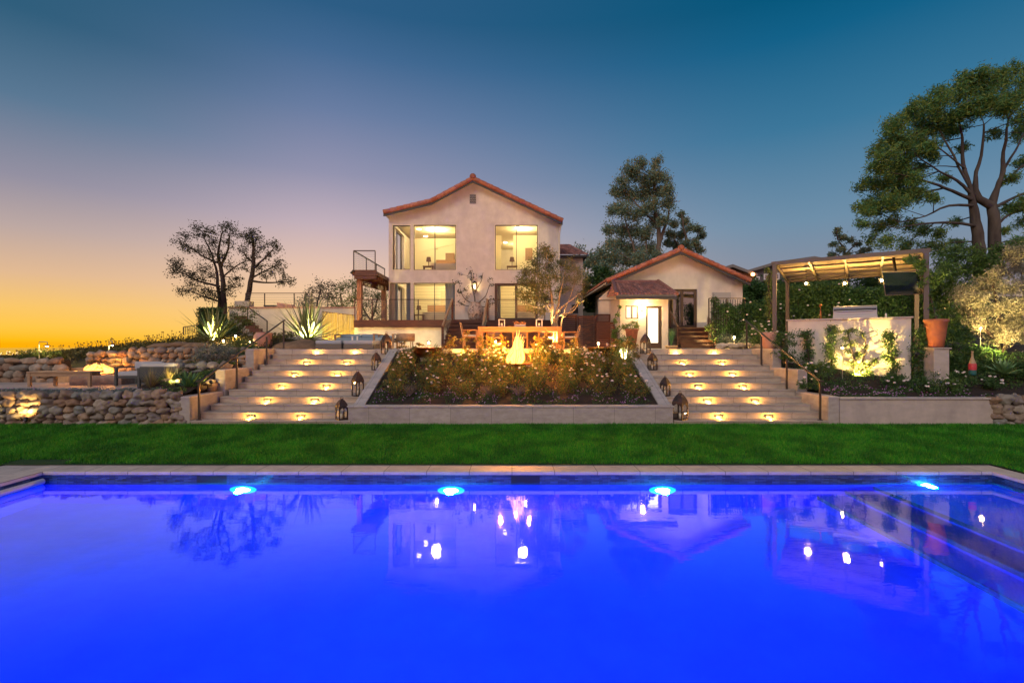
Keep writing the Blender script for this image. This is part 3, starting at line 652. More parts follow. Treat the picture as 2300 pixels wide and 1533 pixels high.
def holes_wall(m, x0, x1, z0, z1, D, th, holes):
    xc = sorted({x0, x1}|{h[0] for h in holes}|{h[1] for h in holes}); zc = sorted({z0, z1}|{h[2] for h in holes}|{h[3] for h in holes})
    for i in range(len(xc)-1):
        run = None
        for j in range(len(zc)-1):
            cx, cz = (xc[i]+xc[i+1])/2, (zc[j]+zc[j+1])/2
            solid = not any(h[0] < cx < h[1] and h[2] < cz < h[3] for h in holes)
            if solid:
                if run is None: run = zc[j]
                end = zc[j+1]
            if (not solid or j == len(zc)-2) and run is not None:
                m.box(xc[i], xc[i+1], D, D+th, run, end if solid else zc[j]); run = None
def window(parent, x0, x1, z0, z1, D, cols=2, fw=.035, fmat=None, dep=.06, gm=None, name='window', rows=1):
    f = MB(); fm = fmat or DARK
    f.box(x0, x1, D, D+dep, z1-fw, z1); f.box(x0, x1, D, D+dep, z0, z0+fw); f.box(x0, x0+fw, D, D+dep, z0+fw, z1-fw); f.box(x1-fw, x1, D, D+dep, z0+fw, z1-fw)
    for c in range(1, cols):
        x = x0+(x1-x0)*c/cols; f.box(x-fw/2, x+fw/2, D, D+dep, z0+fw, z1-fw)
    for r in range(1, rows):
        z = z0+(z1-z0)*r/rows; f.box(x0+fw, x1-fw, D+.01, D+dep-.01, z-fw*.35, z+fw*.35)
    o = f.build(name, fm, parent)
    MB().add([(x0+fw, D+dep*.6, z0+fw), (x1-fw, D+dep*.6, z0+fw), (x1-fw, D+dep*.6, z1-fw), (x0+fw, D+dep*.6, z1-fw)], [(0,1,2,3)]).build('pane', gm or GLASS, o)
    return o

# --- main house
HD = 25.2
hx0, hx1 = XX(873, HD), XX(1258, HD); HB = 33.0
zdeck = 3.80
house = thing('main_house', 'two storey cream stucco house with tiled gable roof and glowing windows', 'house', (0, HD, zdeck))
W = lambda a, b, c, d: (XX(a, HD), XX(b, HD), ZZ(d, HD), ZZ(c, HD))
wins = [W(882,922,506,605.5), W(929,1024,505,606), W(1112,1208,505,606), W(876.5,922,635,719.5), W(929,1022,635,719.5), W(1111,1208,636,719.5)]
z_eave = ZZ(500, HD)
m = MB()
holes_wall(m, hx0, hx1, 2.4, z_eave, HD, .25, [(a, b, c, d) for a, b, c, d in wins])
gp = [(873,500),(873,481),(969,459),(1062,407),(1258,497),(1258,500)]
m.prism([P(a, b, HD) for a, b in gp], (0, .25, 0))
m.build('front_wall', STUCCO, house)
m = MB(); m.box(hx1-.25, hx1, HD+.25, HB, 2.4, ZZ(500, HD)); m.box(hx0, hx1, HB, HB+.25, 2.4, ZZ(500, HD)); 
m.prism([P(873,500,HB)*1, P(873,500,HB), P(873,500,HB)], (0,.01,0)) if False else None
LW = [(HD+.45, HD+2.5, wins[0][2], wins[0][3]), (HD+.45, HD+2.6, wins[3][2], wins[3][3]), (HD+3.4, HD+5.2, wins[3][2], wins[3][3])]
xc = sorted({HD+.25, HB}|{h[0] for h in LW}|{h[1] for h in LW}); zc = sorted({2.4, z_eave}|{h[2] for h in LW}|{h[3] for h in LW})
for i in range(len(xc)-1):
    for j in range(len(zc)-1):
        cy, cz = (xc[i]+xc[i+1])/2, (zc[j]+zc[j+1])/2
        if not any(h[0] < cy < h[1] and h[2] < cz < h[3] for h in LW): m.box(hx0, hx0+.25, xc[i], xc[i+1], zc[j], zc[j+1])
gb = [Vector(P(a, b, HD))+Vector((0, HB-HD, 0)) for a, b in gp]; m.prism(gb, (0, .25, 0))
m.build('side_wall', STUCCO, house)
for a, b, c, d in LW:
    f = MB(); f.box(hx0+.05, hx0+.1, a, b, c, c+.05); f.box(hx0+.05, hx0+.1, a, b, d-.05, d); f.box(hx0+.05, hx0+.1, a, a+.05, c+.05, d-.05); f.box(hx0+.05, hx0+.1, b-.05, b, c+.05, d-.05); f.box(hx0+.05, hx0+.1, (a+b)/2-.03, (a+b)/2+.03, c+.05, d-.05)
    fo = f.build('side_window', DARK, house); MB().add([(hx0+.08, a, c), (hx0+.08, b, c), (hx0+.08, b, d), (hx0+.08, a, d)], [(0,1,2,3)]).build('pane', GLASS, fo)
for i, (a, b, c, d) in enumerate(wins):
    if i == 5: window(house, a, b, c, d, HD+.06, 2, .13, M('door_brown', (.07,.04,.025), .5), name='french_door')
    else: window(house, a, b, c, d, HD+.04, 1 if i in (0, 3) else 2, .03)
# window reveals get a thin cream surround
for i, (a, b, c, d) in enumerate(wins[:5]):
    s = MB(); s.box(a-.03, b+.03, HD-.012, HD-.002, d, d+.03); s.box(a-.03, b+.03, HD-.012, HD-.002, c-.03, c); s.box(a-.03, a, HD-.012, HD-.002, c, d); s.box(b, b+.03, HD-.012, HD-.002, c, d)
    s.build('window_surround', TRIM, house)
# gable vent
a, b, c, d = W(1055,1069,437,457); m = MB(); m.box(a, b, HD-.03, HD-.002, c, d); m.build('gable_vent', M('vent_dark', (.05,.05,.055), .6), house)
m = MB()
for i in range(5):
    for j in range(5):
        x = a+(b-a)*(i+.5)/5; z = c+(d-c)*(j+.5)/5; m.obox((x, HD-.034, z), .012, .006, .075, M=Matrix.Rotation(PI/4, 3, 'Y')); m.obox((x, HD-.040, z), .012, .006, .075, M=Matrix.Rotation(-PI/4, 3, 'Y'))
m.build('vent_lattice', M('lattice_grey', (.45,.42,.38), .6), house)
# roof
OV = HD-.45
rprof = [(861,478),(969,452),(1062,402),(1264,497)]; R3 = [P(a, b, OV) for a, b in rprof]
def strip(m, pts, dz0, dz1, y0, y1):
    for p, q in zip(pts[:-1], pts[1:]):
        m.prism([(p.x, y0, p.z+dz0), (q.x, y0, q.z+dz0), (q.x, y0, q.z+dz1), (p.x, y0, p.z+dz1)], (0, y1-y0, 0))
    return m
strip(MB(), R3, -.17, .02, OV, OV+.06).build('fascia', M('fascia_green_black', (.055,.055,.05), .6), house)
strip(MB(), R3, -.05, .0, OV+.06, HB+.3).build('roof_deck', TRIM, house)
m = MB(); back = Vector((0, HB+.3-OV, 0)); n_ = 0
for (p, q, nr) in ((R3[0], R3[1], 6), (R3[1], R3[2], 6), (R3[3], R3[2], 11)):
    u = Vector((0, 0, .03)); tile_slope(m, p+u, p+back+u, q+back+u, q+u, 30, nr, .38)
m.build('roof_tiles', TERRA, house)
# rake tiles on the gable edge
m = MB()
for (p, q, nr) in ((R3[0], R3[1], 7), (R3[1], R3[2], 7), (R3[3], R3[2], 14)):
    for j in range(nr):
        s = p.lerp(q, j/nr)+Vector((0, .02, .05)); e = p.lerp(q, (j+1.1)/nr)+Vector((0, .02, .04)); m.tube([s, e], [.125, .105], 10)
m.ball(R3[2]+Vector((0, 0, .12)), .17, (1, 1, 1), 0, 1)
m.build('rake_tiles', TERRA, house)
MB().tube([R3[2]+Vector((0, 0, .1)), R3[2]+back+Vector((0, 0, .1))], .15, 10).build('ridge_tiles', TERRA, house)
MB().tube(curve([P(1262,500,OV+.1), P(1257,520,OV+.35), P(1256,560,HD-.05), P(1256,700,HD-.05)]), .04, 8).build('downpipe', TRIM, house)
# interior: floors, ceilings, partitions
INT = M('interior_wall', (.85,.78,.55), .9); INF = M('interior_floor', (.35,.22,.12), .6); INC = M('interior_ceiling', (.82,.74,.52), .9)
zf2 = wins[1][2]-.12; zc2 = wins[1][3]+.22; zc1 = wins[4][3]+.12
m = MB(); m.box(hx0+.25, hx1-.25, HD+.25, HB, zf2-.1, zf2); m.box(hx0+.25, hx1-.25, HD+.25, HB, zdeck-.1, zdeck-.01); m.build('floor', INF, house)
m = MB(); m.box(hx0+.25, hx1-.25, HD+.25, HB, zc2, zc2+.08); m.box(hx0+.25, hx1-.25, HD+.25, HB, zf2-.22, zf2-.102); m.build('ceiling', INC, house)
m = MB(); xm = XX(1070, HD)
m.box(xm-.06, xm+.06, HD+.25, HB, zdeck, zc2); m.box(hx0+.25, xm-.06, HD+4.2, HD+4.3, zf2, zf2+2.0) ; m.box(hx0+1.9, xm-.06, HD+4.2, HD+4.3, zf2+2.0, zc2)
m.box(xm+.06, xm+1.2, HD+3.4, HD+3.5, zf2, zc2); m.box(xm+1.9, hx1-.25, HD+3.4, HD+3.5, zf2, zc2); m.box(hx0+.25, xm-.06, HD+4.0, HD+4.1, zdeck, zf2-.22); m.box(xm+.06, hx1-.25, HD+4.0, HD+4.1, zdeck, zf2-.22)
m.prism([(hx0+.3, HD+4.15, zf2+1.7), (xm-.1, HD+4.15, zc2-.02), (hx0+.3, HD+4.15, zc2-.02)], (0, .04, 0))
m.build('partition', INT, house)
DOORM = M('interior_door', (.75,.62,.40), .6)
m = MB()
for px, D_, zz in ((952, HD+4.12, zdeck), (1005, HD+3.9, zdeck)):
    x = XX(px, D_); m.box(x-.4, x+.4, D_-.06, D_-.02, zz, zz+2.05)
m.build('interior_door', DOORM, house)
m = MB()
for zz in np.arange(zdeck+.2, zf2-.4, .18): m.box(hx0+.3, xm-.1, HD+3.965, HD+3.975, zz, zz+.012); m.box(xm+.1, hx1-.3, HD+3.965, HD+3.975, zz, zz+.012)
m.build('wall_panelling', M('panel_line', (.45,.36,.22), .9), house)
m = MB()
for (px, py) in ((941,515),(956,531),(1117,532),(1162,512),(1165,531),(944,643),(1135,545)):
    D_ = HD+1.6+(py % 5)*.3; zc_ = zc2 if py < 600 else zf2-.22; D_ = min(HB-1, max(HD+.6, (zc_-CZ-.02)*F/(CY-py))); x = XX(px, D_)
    m.lathe([(0, 0), (.11, 0), (.11, .02)], (x, D_, zc_-.022), 14)
m.build('downlight', DOWN, house)
for (x, y, z, e) in ((-4.2, HD+2, zc2-.25, 250), (-4.8, HD+6, zc2-.3, 140), (.6, HD+1.8, zc2-.25, 170), (.5, HD+5.8, zc2-.3, 140), (-4.2, HD+2, zf2-.5, 210), (.6, HD+1.8, zf2-.5, 190)):
    lamp('ceiling_lamp', 'POINT', (x, y, z), e, (1, .76, .36), .22, house)
# side pane light through the corner: open louvres on the balcony
CURT = M('grey_curtain', (.30,.38,.46), .9)
def curtain(parent, x0, x1, y, z0, z1, mat=CURT, n=24):
    vs = []
    for i in range(n+1):
        x = x0+(x1-x0)*i/n; yy = y+.05*math.sin(i*1.9); vs += [(x, yy, z0), (x, yy, z1)]
    MB().add(vs, [(2*i, 2*i+2, 2*i+3, 2*i+1) for i in range(n)], True).build('curtain', mat, parent)
curtain(house, wins[4][1]-.55, wins[4][1]+.15, HD+.42, zdeck, wins[4][3]); curtain(house, wins[3][0]-.1, wins[3][0]+.3, HD+.42, zdeck, wins[3][3]); curtain(house, wins[3][1]-.3, wins[3][1]+.1, HD+.42, zdeck, wins[3][3])
curtain(house, wins[5][0]+.02, wins[5][0]+.3, HD+.5, zdeck, wins[5][3])
# house side wing, lower roof and dark windows on the right
SW = 30.0
wing = thing('house_wing', 'lower side wing of the main house with a tiled roof behind the small tree', 'house wing', (4.2, SW, ZL))
x0, x1 = XX(1258, HD), XX(1303, SW)
MB().box(x0, x1, SW-1.2, SW+3, 2.4, ZZ(584, SW)).build('wall', STUCCO, wing)
m = MB(); zr0 = ZZ(583, SW); p = [(x0-.1, SW-1.6, zr0), (x1+.25, SW-1.6, zr0), (x1-.5, SW+1.2, zr0+1.15), (x0-.1, SW+1.2, zr0+1.15)]; tile_slope(m, *p, 9, 7, .4); m.build('roof_tiles', TERRA2, wing)
MB().box(x0-.1, x1+.2, SW-1.62, SW+2, zr0-.12, zr0).build('fascia', DARK, wing)
window(wing, XX(1262,28.8), XX(1300,28.8), ZZ(706,28.8), ZZ(682,28.8), SW-1.26, 2, .04, WHITE, gm=GLASSD)

m = MB(); m.box(XX(1000,HD+4), XX(1020,HD+4), HD+4.1, HD+4.14, zf2+1.15, zf2+1.75); m.box(XX(1180,HD+3.3), XX(1196,HD+3.3), HD+3.35, HD+3.39, zf2+1.2, zf2+1.9); m.build('wall_picture', M('picture_brown', (.30,.18,.10), .7), house)
for px, zz in ((962, zf2), (1150, zf2), (940, zdeck)):
    x = XX(px, HD+.9); m = MB(); m.box(x-.28, x+.28, HD+.8, HD+1.2, zz+.42, zz+.47)
    for sx in (-.24, .24): m.box(x+sx-.02, x+sx+.02, HD+.84, HD+.88, zz, zz+.42); m.box(x+sx-.02, x+sx+.02, HD+1.12, HD+1.16, zz, zz+.42)
    m.tube([(x, HD+1, zz+.47), (x, HD+1, zz+.75)], .02, 8); m.lathe([(.14, .72), (.10, .95)], (x, HD+1, zz), 14)
    m.build('side_table_lamp', M('furniture_brown', (.22,.12,.06), .5), house)
# bed and furniture seen through the windows
def bed(label, x0, x1, y0, z):
    t = thing('bed', label, 'bed', ((x0+x1)/2, y0+1, z))
    MB().box(x0, x1, y0, y0+2, z+.02, z+.35).build('bed_base', M('bed_wood', (.25,.13,.06), .5), t, bevel=.02)
    m = MB(); n = 10; xs_ = np.linspace(x0, x1, n); ys_ = np.linspace(y0-.03, y0+2.0, n); vs = [(x, y, z+.62+.03*noise.noise(Vector((x*3, y*3, 2)))) for y in ys_ for x in xs_]
    m.add(vs, [(j*n+i, j*n+i+1, (j+1)*n+i+1, (j+1)*n+i) for j in range(n-1) for i in range(n-1)], True); m.add([(x, y0-.03, z+.62) for x in (x0, x1)]+[(x, y0-.06, z+.2) for x in (x0, x1)], [(0,1,3,2)], True)
    m.build('duvet', M('cream_duvet', (.78,.68,.5), .9), t); MB().box(x0, x1, y0+.02, y0+1.9, z+.352, z+.6).build('mattress', M('cream_duvet', (.78,.68,.5), .9), t, bevel=.05)
    MB().box(x0-.05, x1+.05, y0+2.0, y0+2.06, z, z+1.15).build('headboard', M('bed_wood', (.25,.13,.06), .5), t)
bed('cream bed seen through the upper middle window', XX(972,HD+1.5), XX(1045,HD+1.5), HD+1.0, zf2)
bed('cream bed seen through the lower middle window', XX(950,HD+1.5), XX(1030,HD+1.5), HD+1.2, zdeck)
bed('cream bed seen through the lower right french doors', XX(1160,HD+1.5), XX(1215,HD+1.5), HD+1.0, zdeck)

# --- wood deck of the main house
DK0, DK1 = XX(795, 22.5), XX(1260, 22.5)
deck = thing('wood_deck', 'dark red timber deck along the front of the main house', 'deck', (-1, 22.6, ZL))
for i in range(19):
    y = 22.5+i*.142; MB().box(DK0, DK1, y, y+.135, zdeck-.04, zdeck).build('deck_board', DWOOD, deck) if i < 1 else None
m = MB()
for i in range(1, 19): y = 22.5+i*.142; m.box(DK0, DK1, y, y+.135, zdeck-.04, zdeck)
m.build('deck_surface', DWOOD, deck)
MB().box(DK0, DK1, 22.46, 22.5, zdeck-.34, zdeck-.002).build('fascia_board', DWOOD, deck)
MB().box(XX(796,22.62), XX(1003,22.62), 22.62, 22.9, ZL, zdeck-.345).build('base_wall', STUCCO, deck)
MB().box(XX(1003,22.7), DK1, 22.7, 22.75, ZL, zdeck-.345).build('skirt_board', DWOOD, deck)
m = MB(); n = 7
for k in range(n):
    z = zdeck-(k+1)*(zdeck-ZL)/(n+.0)*1.0+.0; y1 = 22.46-k*.29; m = MB(); m.box(XX(1004,22), XX(1090,22), y1-.31, y1-.0, z-.04+.02, z+.02); m.box(XX(1004,22)+.02, XX(1090,22)-.02, y1-.02, y1, z-.0+.02, z+.2); m.build('stair_tread', DWOOD, deck)
def cable_rail(name, label, pts, posts, h=.95, n=9, base=None, thick=.02, top=.025, mat=None, cat='railing', group=None):
    """pts: two world base points; posts fractions; horizontal cables"""
    a, b = Vector(pts[0]), Vector(pts[1]); t = thing(name, label, cat, a, group); up = Vector((0, 0, h)); mt = mat or STEEL
    for f in posts: p = a.lerp(b, f); MB().box(p.x-thick, p.x+thick, p.y-thick, p.y+thick, p.z, p.z+h).build('post', mt, t)
    MB().bar(a+up, b+up, top*2, top*1.4).build('top_rail', mt, t)
    m = MB()
    for i in range(1, n+1): q = Vector((0, 0, h*i/(n+1))); m.tube([a+q, b+q], .006, 4, False)
    m.build('cable', STEELW, t); return t
cable_rail('cable_railing', 'thin cable railing in front of the lower left windows', [(XX(875,22.6), 22.6, zdeck), (XX(1018,22.6), 22.6, zdeck)], (0, .45, 1), h=ST(46,22.6))
cable_rail('cable_railing', 'thin cable railing in front of the lower right french doors', [(XX(1098,22.6), 22.6, zdeck), (XX(1255,22.6), 22.6, zdeck)], (0, .4, .8, 1), h=ST(46,22.6))
cable_rail('cable_railing', 'cable railing across the left end of the lower deck', [(XX(797,22.6), 22.6, zdeck), (XX(868,22.6), 22.6, zdeck)], (0, .55, 1), h=ST(46,22.6), mat=DWOOD)
for lab, px in (('left timber handrail of the deck stairs', 1016), ('right timber handrail of the deck stairs', 1094)):
    t = thing('stair_handrail', lab, 'handrail', P(px-8, 780, 20.4)); s = -1 if px < 1050 else 1
    a = P(px, 672, 22.5); b = P(px-22*(1 if s < 0 else .45), 733, 20.7); 
    MB().bar(a, b, .07, .10).build('rail', GTEAK, t); MB().box(a.x-.05, a.x+.05, 22.42, 22.52, zdeck-.1, a.z).build('post', DWOOD, t); MB().box(b.x-.05, b.x+.05, 20.68, 20.78, ZL, b.z).build('post', DWOOD, t)
    m = MB()
    for i in range(1, 7): q = Vector((0, 0, -.13*i)); m.tube([a+q, b+q], .008, 4, False)
    m.build('cable', STEELW, t)
# upper balcony
BY0, BY1 = 23.0, 28.6; bx0 = XX(793, 23.0); zb = ZZ(607, 23.0)
bal = thing('balcony', 'upper timber balcony on posts at the left side of the main house', 'balcony', (bx0+.5, 23.2, zdeck))
MB().box(bx0, hx0-.002, BY0, BY1, zb-.22, zb-.05).build('joist_deck', DWOOD, bal); MB().box(bx0-.03, hx0, BY0-.04, BY0-.002, zb-.26, zb+.02).build('fascia_board', DWOOD, bal)
m = MB()
for i in range(14): y = BY0+i*.4; m.box(bx0+.05, hx0-.05, y, y+.05, zb-.40, zb-.222)
m.build('joist', DWOOD, bal)
for px, D_ in ((808, 23.3), (862, 26.2)):
    x = XX(px, D_); MB().box(x-.11, x+.11, D_-.11, D_+.11, zdeck, zb-.23).build('support_post', M('post_wood', (.24,.09,.045), .5, col2=(.14,.05,.03), vs_=4, stretch=(6,6,1)), bal)
MB().bar((XX(808,23.3), 23.3, zb-.5), (XX(862,26.2), 26.2, zb-.5), .12, .25).build('beam', DWOOD, bal)
cable_rail('cable_railing', 'cable railing along the front edge of the upper balcony', [(bx0+.03, BY0, zb), (hx0-.08, BY0, zb)], (0, 1), h=ST(44,23), top=.03)
cable_rail('cable_railing', 'cable railing running back along the side of the upper balcony', [(bx0+.03, BY0+.06, zb), (bx0+.03, BY1, zb)], (0.35, .68, 1), h=ST(44,23), top=.03)
t = thing('floodlight', 'small floodlight under the corner of the upper balcony', 'lamp', P(788,614,22.9)); c = P(788,614,22.9); MB().tube([c, c+Vector((.10,0,.12))], [.06,.04], 10).build('head', BLACK, t); MB().bar(c+Vector((.08,.0,.1)), c+Vector((.2,.05,.13)), .03, .03).build('arm', BLACK, t)
# slatted fences right of the deck
def slat_fence(label, a, b, zt, D, mat=RWOOD, group='slatted timber fences'):
    x0, x1 = XX(a, D), XX(b, D); t = thing('slat_fence', label, 'fence', ((x0+x1)/2, D, ZL), group); z1 = ZZ(zt, D); m = MB(); z = ZL+.02
    while z < z1-.06: m.box(x0+.03, x1-.03, D, D+.025, z, z+.075); z += .09
    m.build('slat_panel', mat, t); MB().box(x0, x1, D-.012, D+.05, z1-.05, z1).build('top_rail', mat, t)
    for x in (x0, x1-.07): MB().box(x, x+.07, D-.01, D+.06, ZL, z1-.05).build('post', mat, t)
slat_fence('tall dark slatted timber screen behind the dining table, left panel', 1255, 1296, 707, 22.2, DWOOD)
slat_fence('tall dark slatted timber screen in the middle, right of the small tree', 1297, 1339, 709, 21.9, DWOOD)
slat_fence('dark slatted timber screen top behind the shorter red gate', 1338, 1371, 705, 22.5, DWOOD)
slat_fence('shorter brighter red slatted timber gate beside the entrance annex', 1340, 1381, 723, 21.2)

# --- guest house
GD = 22.8
gh = thing('guest_house', 'single storey cream guest house with tiled gable roof and dark french doors', 'guest house', (10, GD, ZL))
gx0, gx1 = XX(1392, GD), XX(1668, GD); ze = ZZ(634, GD)
fd = (XX(1500,GD), XX(1566,GD), ZZ(736,GD), ZZ(649,GD))
m = MB(); holes_wall(m, gx0, gx1, 2.4, ze, GD, .25, [fd]); m.prism([P(a, b, GD) for a, b in ((1392,634),(1392,620),(1528,562),(1668,628),(1668,634))], (0, .25, 0)); m.build('front_wall', STUCCO, gh)
m = MB(); m.box(gx0, gx0+.25, GD+.25, GD+7, 2.4, ze); m.box(gx1-.25, gx1, GD+.25, GD+7, 2.4, ze); m.box(gx0, gx1, GD+7, GD+7.25, 2.4, ze); m.build('side_wall', STUCCO, gh)
# return wall seen at the left
MB().box(XX(1343,GD+1), XX(1392,GD+1), GD+.8, GD+1.05, 2.4, ZZ(672,GD)).build('rear_wall', STUCCO, gh)
m = MB(); m.prism([P(1343,673,GD+.8), P(1392,673,GD+.8), P(1392,640,GD+.8), P(1375,643,GD+.8)], (0, .25, 0)); m.build('rear_gable', STUCCO, gh)
window(gh, *fd[:2], fd[2], fd[3], GD+.06, 2, .12, M('door_brown', (.07,.04,.025), .5), gm=GLASSD, name='french_door')
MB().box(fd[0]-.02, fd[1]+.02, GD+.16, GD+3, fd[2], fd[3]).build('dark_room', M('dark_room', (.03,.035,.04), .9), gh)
go = GD-.5; gr = [P(1362,633,go), P(1530,561,go), P(1686,632,go)]
strip(MB(), gr, -.19, .02, go, go+.06).build('fascia', M('fascia_green_black', (.055,.055,.05), .6), gh)
strip(MB(), gr, -.06, -.0, go+.06, GD+7.5).build('roof_deck', TRIM, gh)
m = MB(); back = Vector((0, 8, 0)); u = Vector((0, 0, .02))
tile_slope(m, gr[0]+u, gr[0]+back+u, gr[1]+back+u, gr[1]+u, 30, 11, .38); tile_slope(m, gr[2]+u, gr[2]+back+u, gr[1]+back+u, gr[1]+u, 30, 11, .38); m.build('roof_tiles', TERRA, gh)
m = MB()
for (p, q) in ((gr[0], gr[1]), (gr[2], gr[1])):
    for j in range(13): m.tube([p.lerp(q, j/13)+Vector((0, .02, .05)), p.lerp(q, (j+1.1)/13)+Vector((0, .02, .04))], [.12, .10], 10)
m.ball(gr[1]+Vector((0, 0, .1)), .15, (1,1,1), 0, 1); m.build('rake_tiles', TERRA, gh)
a_ = P(1617,664,GD); MB().box(a_.x-.35, a_.x+.45, GD-.14, GD-.002, ZZ(690,GD), ZZ(657,GD)).build('utility_box', M('grey_utility', (.35,.36,.36), .6), gh, bevel=.01)
# annex
AD = 20.6
an = thing('entry_annex', 'small cream annex with a brightly lit frosted door, window and barrel tile roof', 'annex', (5.6, AD, ZL))
ax0, ax1 = XX(1392, AD), XX(1501, AD); za = ZZ(668, AD)
dr = (XX(1451,AD), XX(1487,AD), ZL, ZZ(687,AD)); wd = (XX(1405,AD), XX(1434,AD), ZZ(716,AD), ZZ(685.5,AD))
m = MB(); holes_wall(m, ax0, ax1, 2.4, za, AD, .2, [dr, wd]); m.box(ax0, ax0+.2, AD+.2, GD, 2.4, za); m.box(ax1-.2, ax1, AD+.2, GD-.01, 2.4, za); m.build('wall', STUCCO, an)
FROST = emat('frosted_lit_glass', (1,.90,.66), 2.6)
BRF = M('door_brown', (.07,.04,.025), .5)
f = MB(); f.box(dr[0], dr[1], AD+.05, AD+.11, dr[3]-.09, dr[3]); f.box(dr[0], dr[0]+.09, AD+.05, AD+.11, dr[2], dr[3]-.09); f.box(dr[1]-.15, dr[1], AD+.05, AD+.11, dr[2], dr[3]-.09); f.box(dr[0]+.09, dr[1]-.15, AD+.05, AD+.11, dr[2], dr[2]+.24)
do = f.build('door', BRF, an); MB().box(dr[0]+.09, dr[1]-.15, AD+.07, AD+.09, dr[2]+.24, dr[3]-.09).build('frosted_pane', FROST, do); MB().tube([(dr[1]-.1, AD+.02, dr[2]+.95), (dr[1]-.1, AD+.02, dr[2]+1.15)], .012, 6).build('handle', STEEL, do)
f = MB(); fw = .05; a, b, c, d = wd; f.box(a, b, AD+.04, AD+.1, d-fw, d); f.box(a, b, AD+.04, AD+.1, c, c+fw); f.box(a, a+fw, AD+.04, AD+.1, c+fw, d-fw); f.box(b-fw, b, AD+.04, AD+.1, c+fw, d-fw); f.box((a+b)/2-.03, (a+b)/2+.03, AD+.04, AD+.1, c+fw, d-fw)
wo_ = f.build('window', BRF, an); MB().box(a+fw, b-fw, AD+.06, AD+.08, c+fw, d-fw).build('pane', emat('lit_small_glass', (1,.84,.55), 1.6), wo_)
e0 = AD-.45; zr = ZZ(663, e0)
p = [P(1385.5,663,e0), P(1520,663,e0)]; top = [Vector((XX(1375,GD-.4), GD-.55, zr+.78)), Vector((XX(1476,GD-.4), GD-.55, zr+.78))]
m = MB(); tile_slope(m, p[0], p[1], top[1], top[0], 17, 7, .42, .035); m.build('roof_tiles', TERRA2, an)
m = MB(); lp = Vector((XX(1362,GD), GD-.5, zr+.12)); tile_slope(m, lp, p[0], p[0].lerp(top[0], .98), top[0], 9, 5, .4, .03); m.build('hip_tiles', TERRA2, an)
m = MB(); m.tube([p[0]+Vector((0,0,.06)), top[0]+Vector((0,0,.08))], .09, 8); m.tube([p[1]+Vector((0,0,.06)), top[1]+Vector((0,0,.08))], .09, 8); m.tube([top[0]+Vector((0,0,.05)), top[1]+Vector((0,0,.05))], .08, 8); m.build('ridge_tiles', TERRA2, an)
MB().box(p[0].x-.02, p[1].x+.02, e0-.02, e0+.03, zr-.16, zr-.01).build('fascia', M('fascia_green_black', (.055,.055,.05), .6), an); MB().box(p[0].x, p[1].x, e0+.03, AD, zr-.13, zr-.10).build('soffit', TRIM, an)
MB().prism([p[0], p[1], top[1], top[0]], (0, 0, -.05)).build('roof_deck', TRIM, an)
sc_ = thing('wall_sconce', 'bright wall sconce between the annex window and door', 'lamp', P(1442,694,AD-.05)); c = P(1442,691,AD-.08)
MB().box(c.x-.07, c.x+.07, AD-.03, AD-.001, c.z-.1, c.z+.1).build('backplate', BLACK, sc_); MB().lathe([(.0,.09),(.05,.09),(.06,-.09),(0,-.09)], c, 12).build('shade', emat('sconce_glow', (1,.85,.5), 14), sc_); lamp('sconce_bulb', 'POINT', c+Vector((0,-.16,-.02)), 110, (1,.66,.22), .06, sc_)
sc_ = thing('wall_lantern', 'black box lantern on the main house wall between the lower windows', 'lamp', P(1066,650,HD-.1)); c = P(1066,642,HD-.12)
m = MB(); 
for sx in (-1, 1):
    for sy in (-1, 1): m.box(c.x+sx*.085-.012, c.x+sx*.085+.012, c.y+sy*.085-.012, c.y+sy*.085+.012, c.z-.19, c.z+.15)
m.box(c.x-.1, c.x+.1, c.y-.1, c.y+.1, c.z-.21, c.z-.19); m.box(c.x-.11, c.x+.11, c.y-.11, c.y+.11, c.z+.15, c.z+.19); m.box(c.x-.05, c.x+.05, c.y, HD, c.z+.19, c.z+.25); m.build('frame', BLACK, sc_)
MB().lathe([(0,-.1),(.03,-.09),(.035,-.02),(.015,.03),(0,.04)], c, 10).build('bulb', BULB, sc_); lamp('lantern_bulb', 'POINT', c+Vector((0,-.13,-.05)), 6, (1,.66,.26), .04, sc_)
# guest house steps and rails
gs = thing('deck_steps', 'dark red timber steps with cable rails up to the guest house french doors', 'steps', (8.3, 21.5, ZL))
gz = ZZ(735, GD-.4)
for k in range(5):
    z = ZL+(k+1)*(gz-ZL)/5; y0 = 21.2+k*.28; MB().box(XX(1522,21.6), XX(1604,21.6), y0, y0+.31, z-.05, z).build('tread', DWOOD, gs); MB().box(XX(1522,21.6)+.02, XX(1604,21.6)-.02, y0+.02, y0+.04, z-.24, z-.052).build('riser', DWOOD, gs)
MB().box(XX(1500,22.6), XX(1645,22.6), 22.55, 22.78, gz-.05, gz).build('landing', DWOOD, gs); MB().box(XX(1605,22.4), XX(1660,22.4), 22.35, 22.4, ZL, gz-.002).build('skirt_board', DWOOD, gs)
for px0, py0, px1, py1 in ((1506,700,1522,733), (1591,712,1606,742)):
    a = P(px0, py0, 22.6); b = P(px1, py1, 21.2); MB().bar(a, b, .05, .07).build('handrail', GTEAK, gs); MB().box(b.x-.03, b.x+.03, 21.17, 21.23, ZL, b.z).build('post', DWOOD, gs); MB().box(a.x-.03, a.x+.03, 22.57, 22.63, gz, a.z).build('post', DWOOD, gs)
    m = MB(); 
    for i in range(1, 8): m.tube([a-Vector((0,0,.09*i)), b-Vector((0,0,.09*i))], .01, 4, False)
    m.build('cable', STEELW, gs)
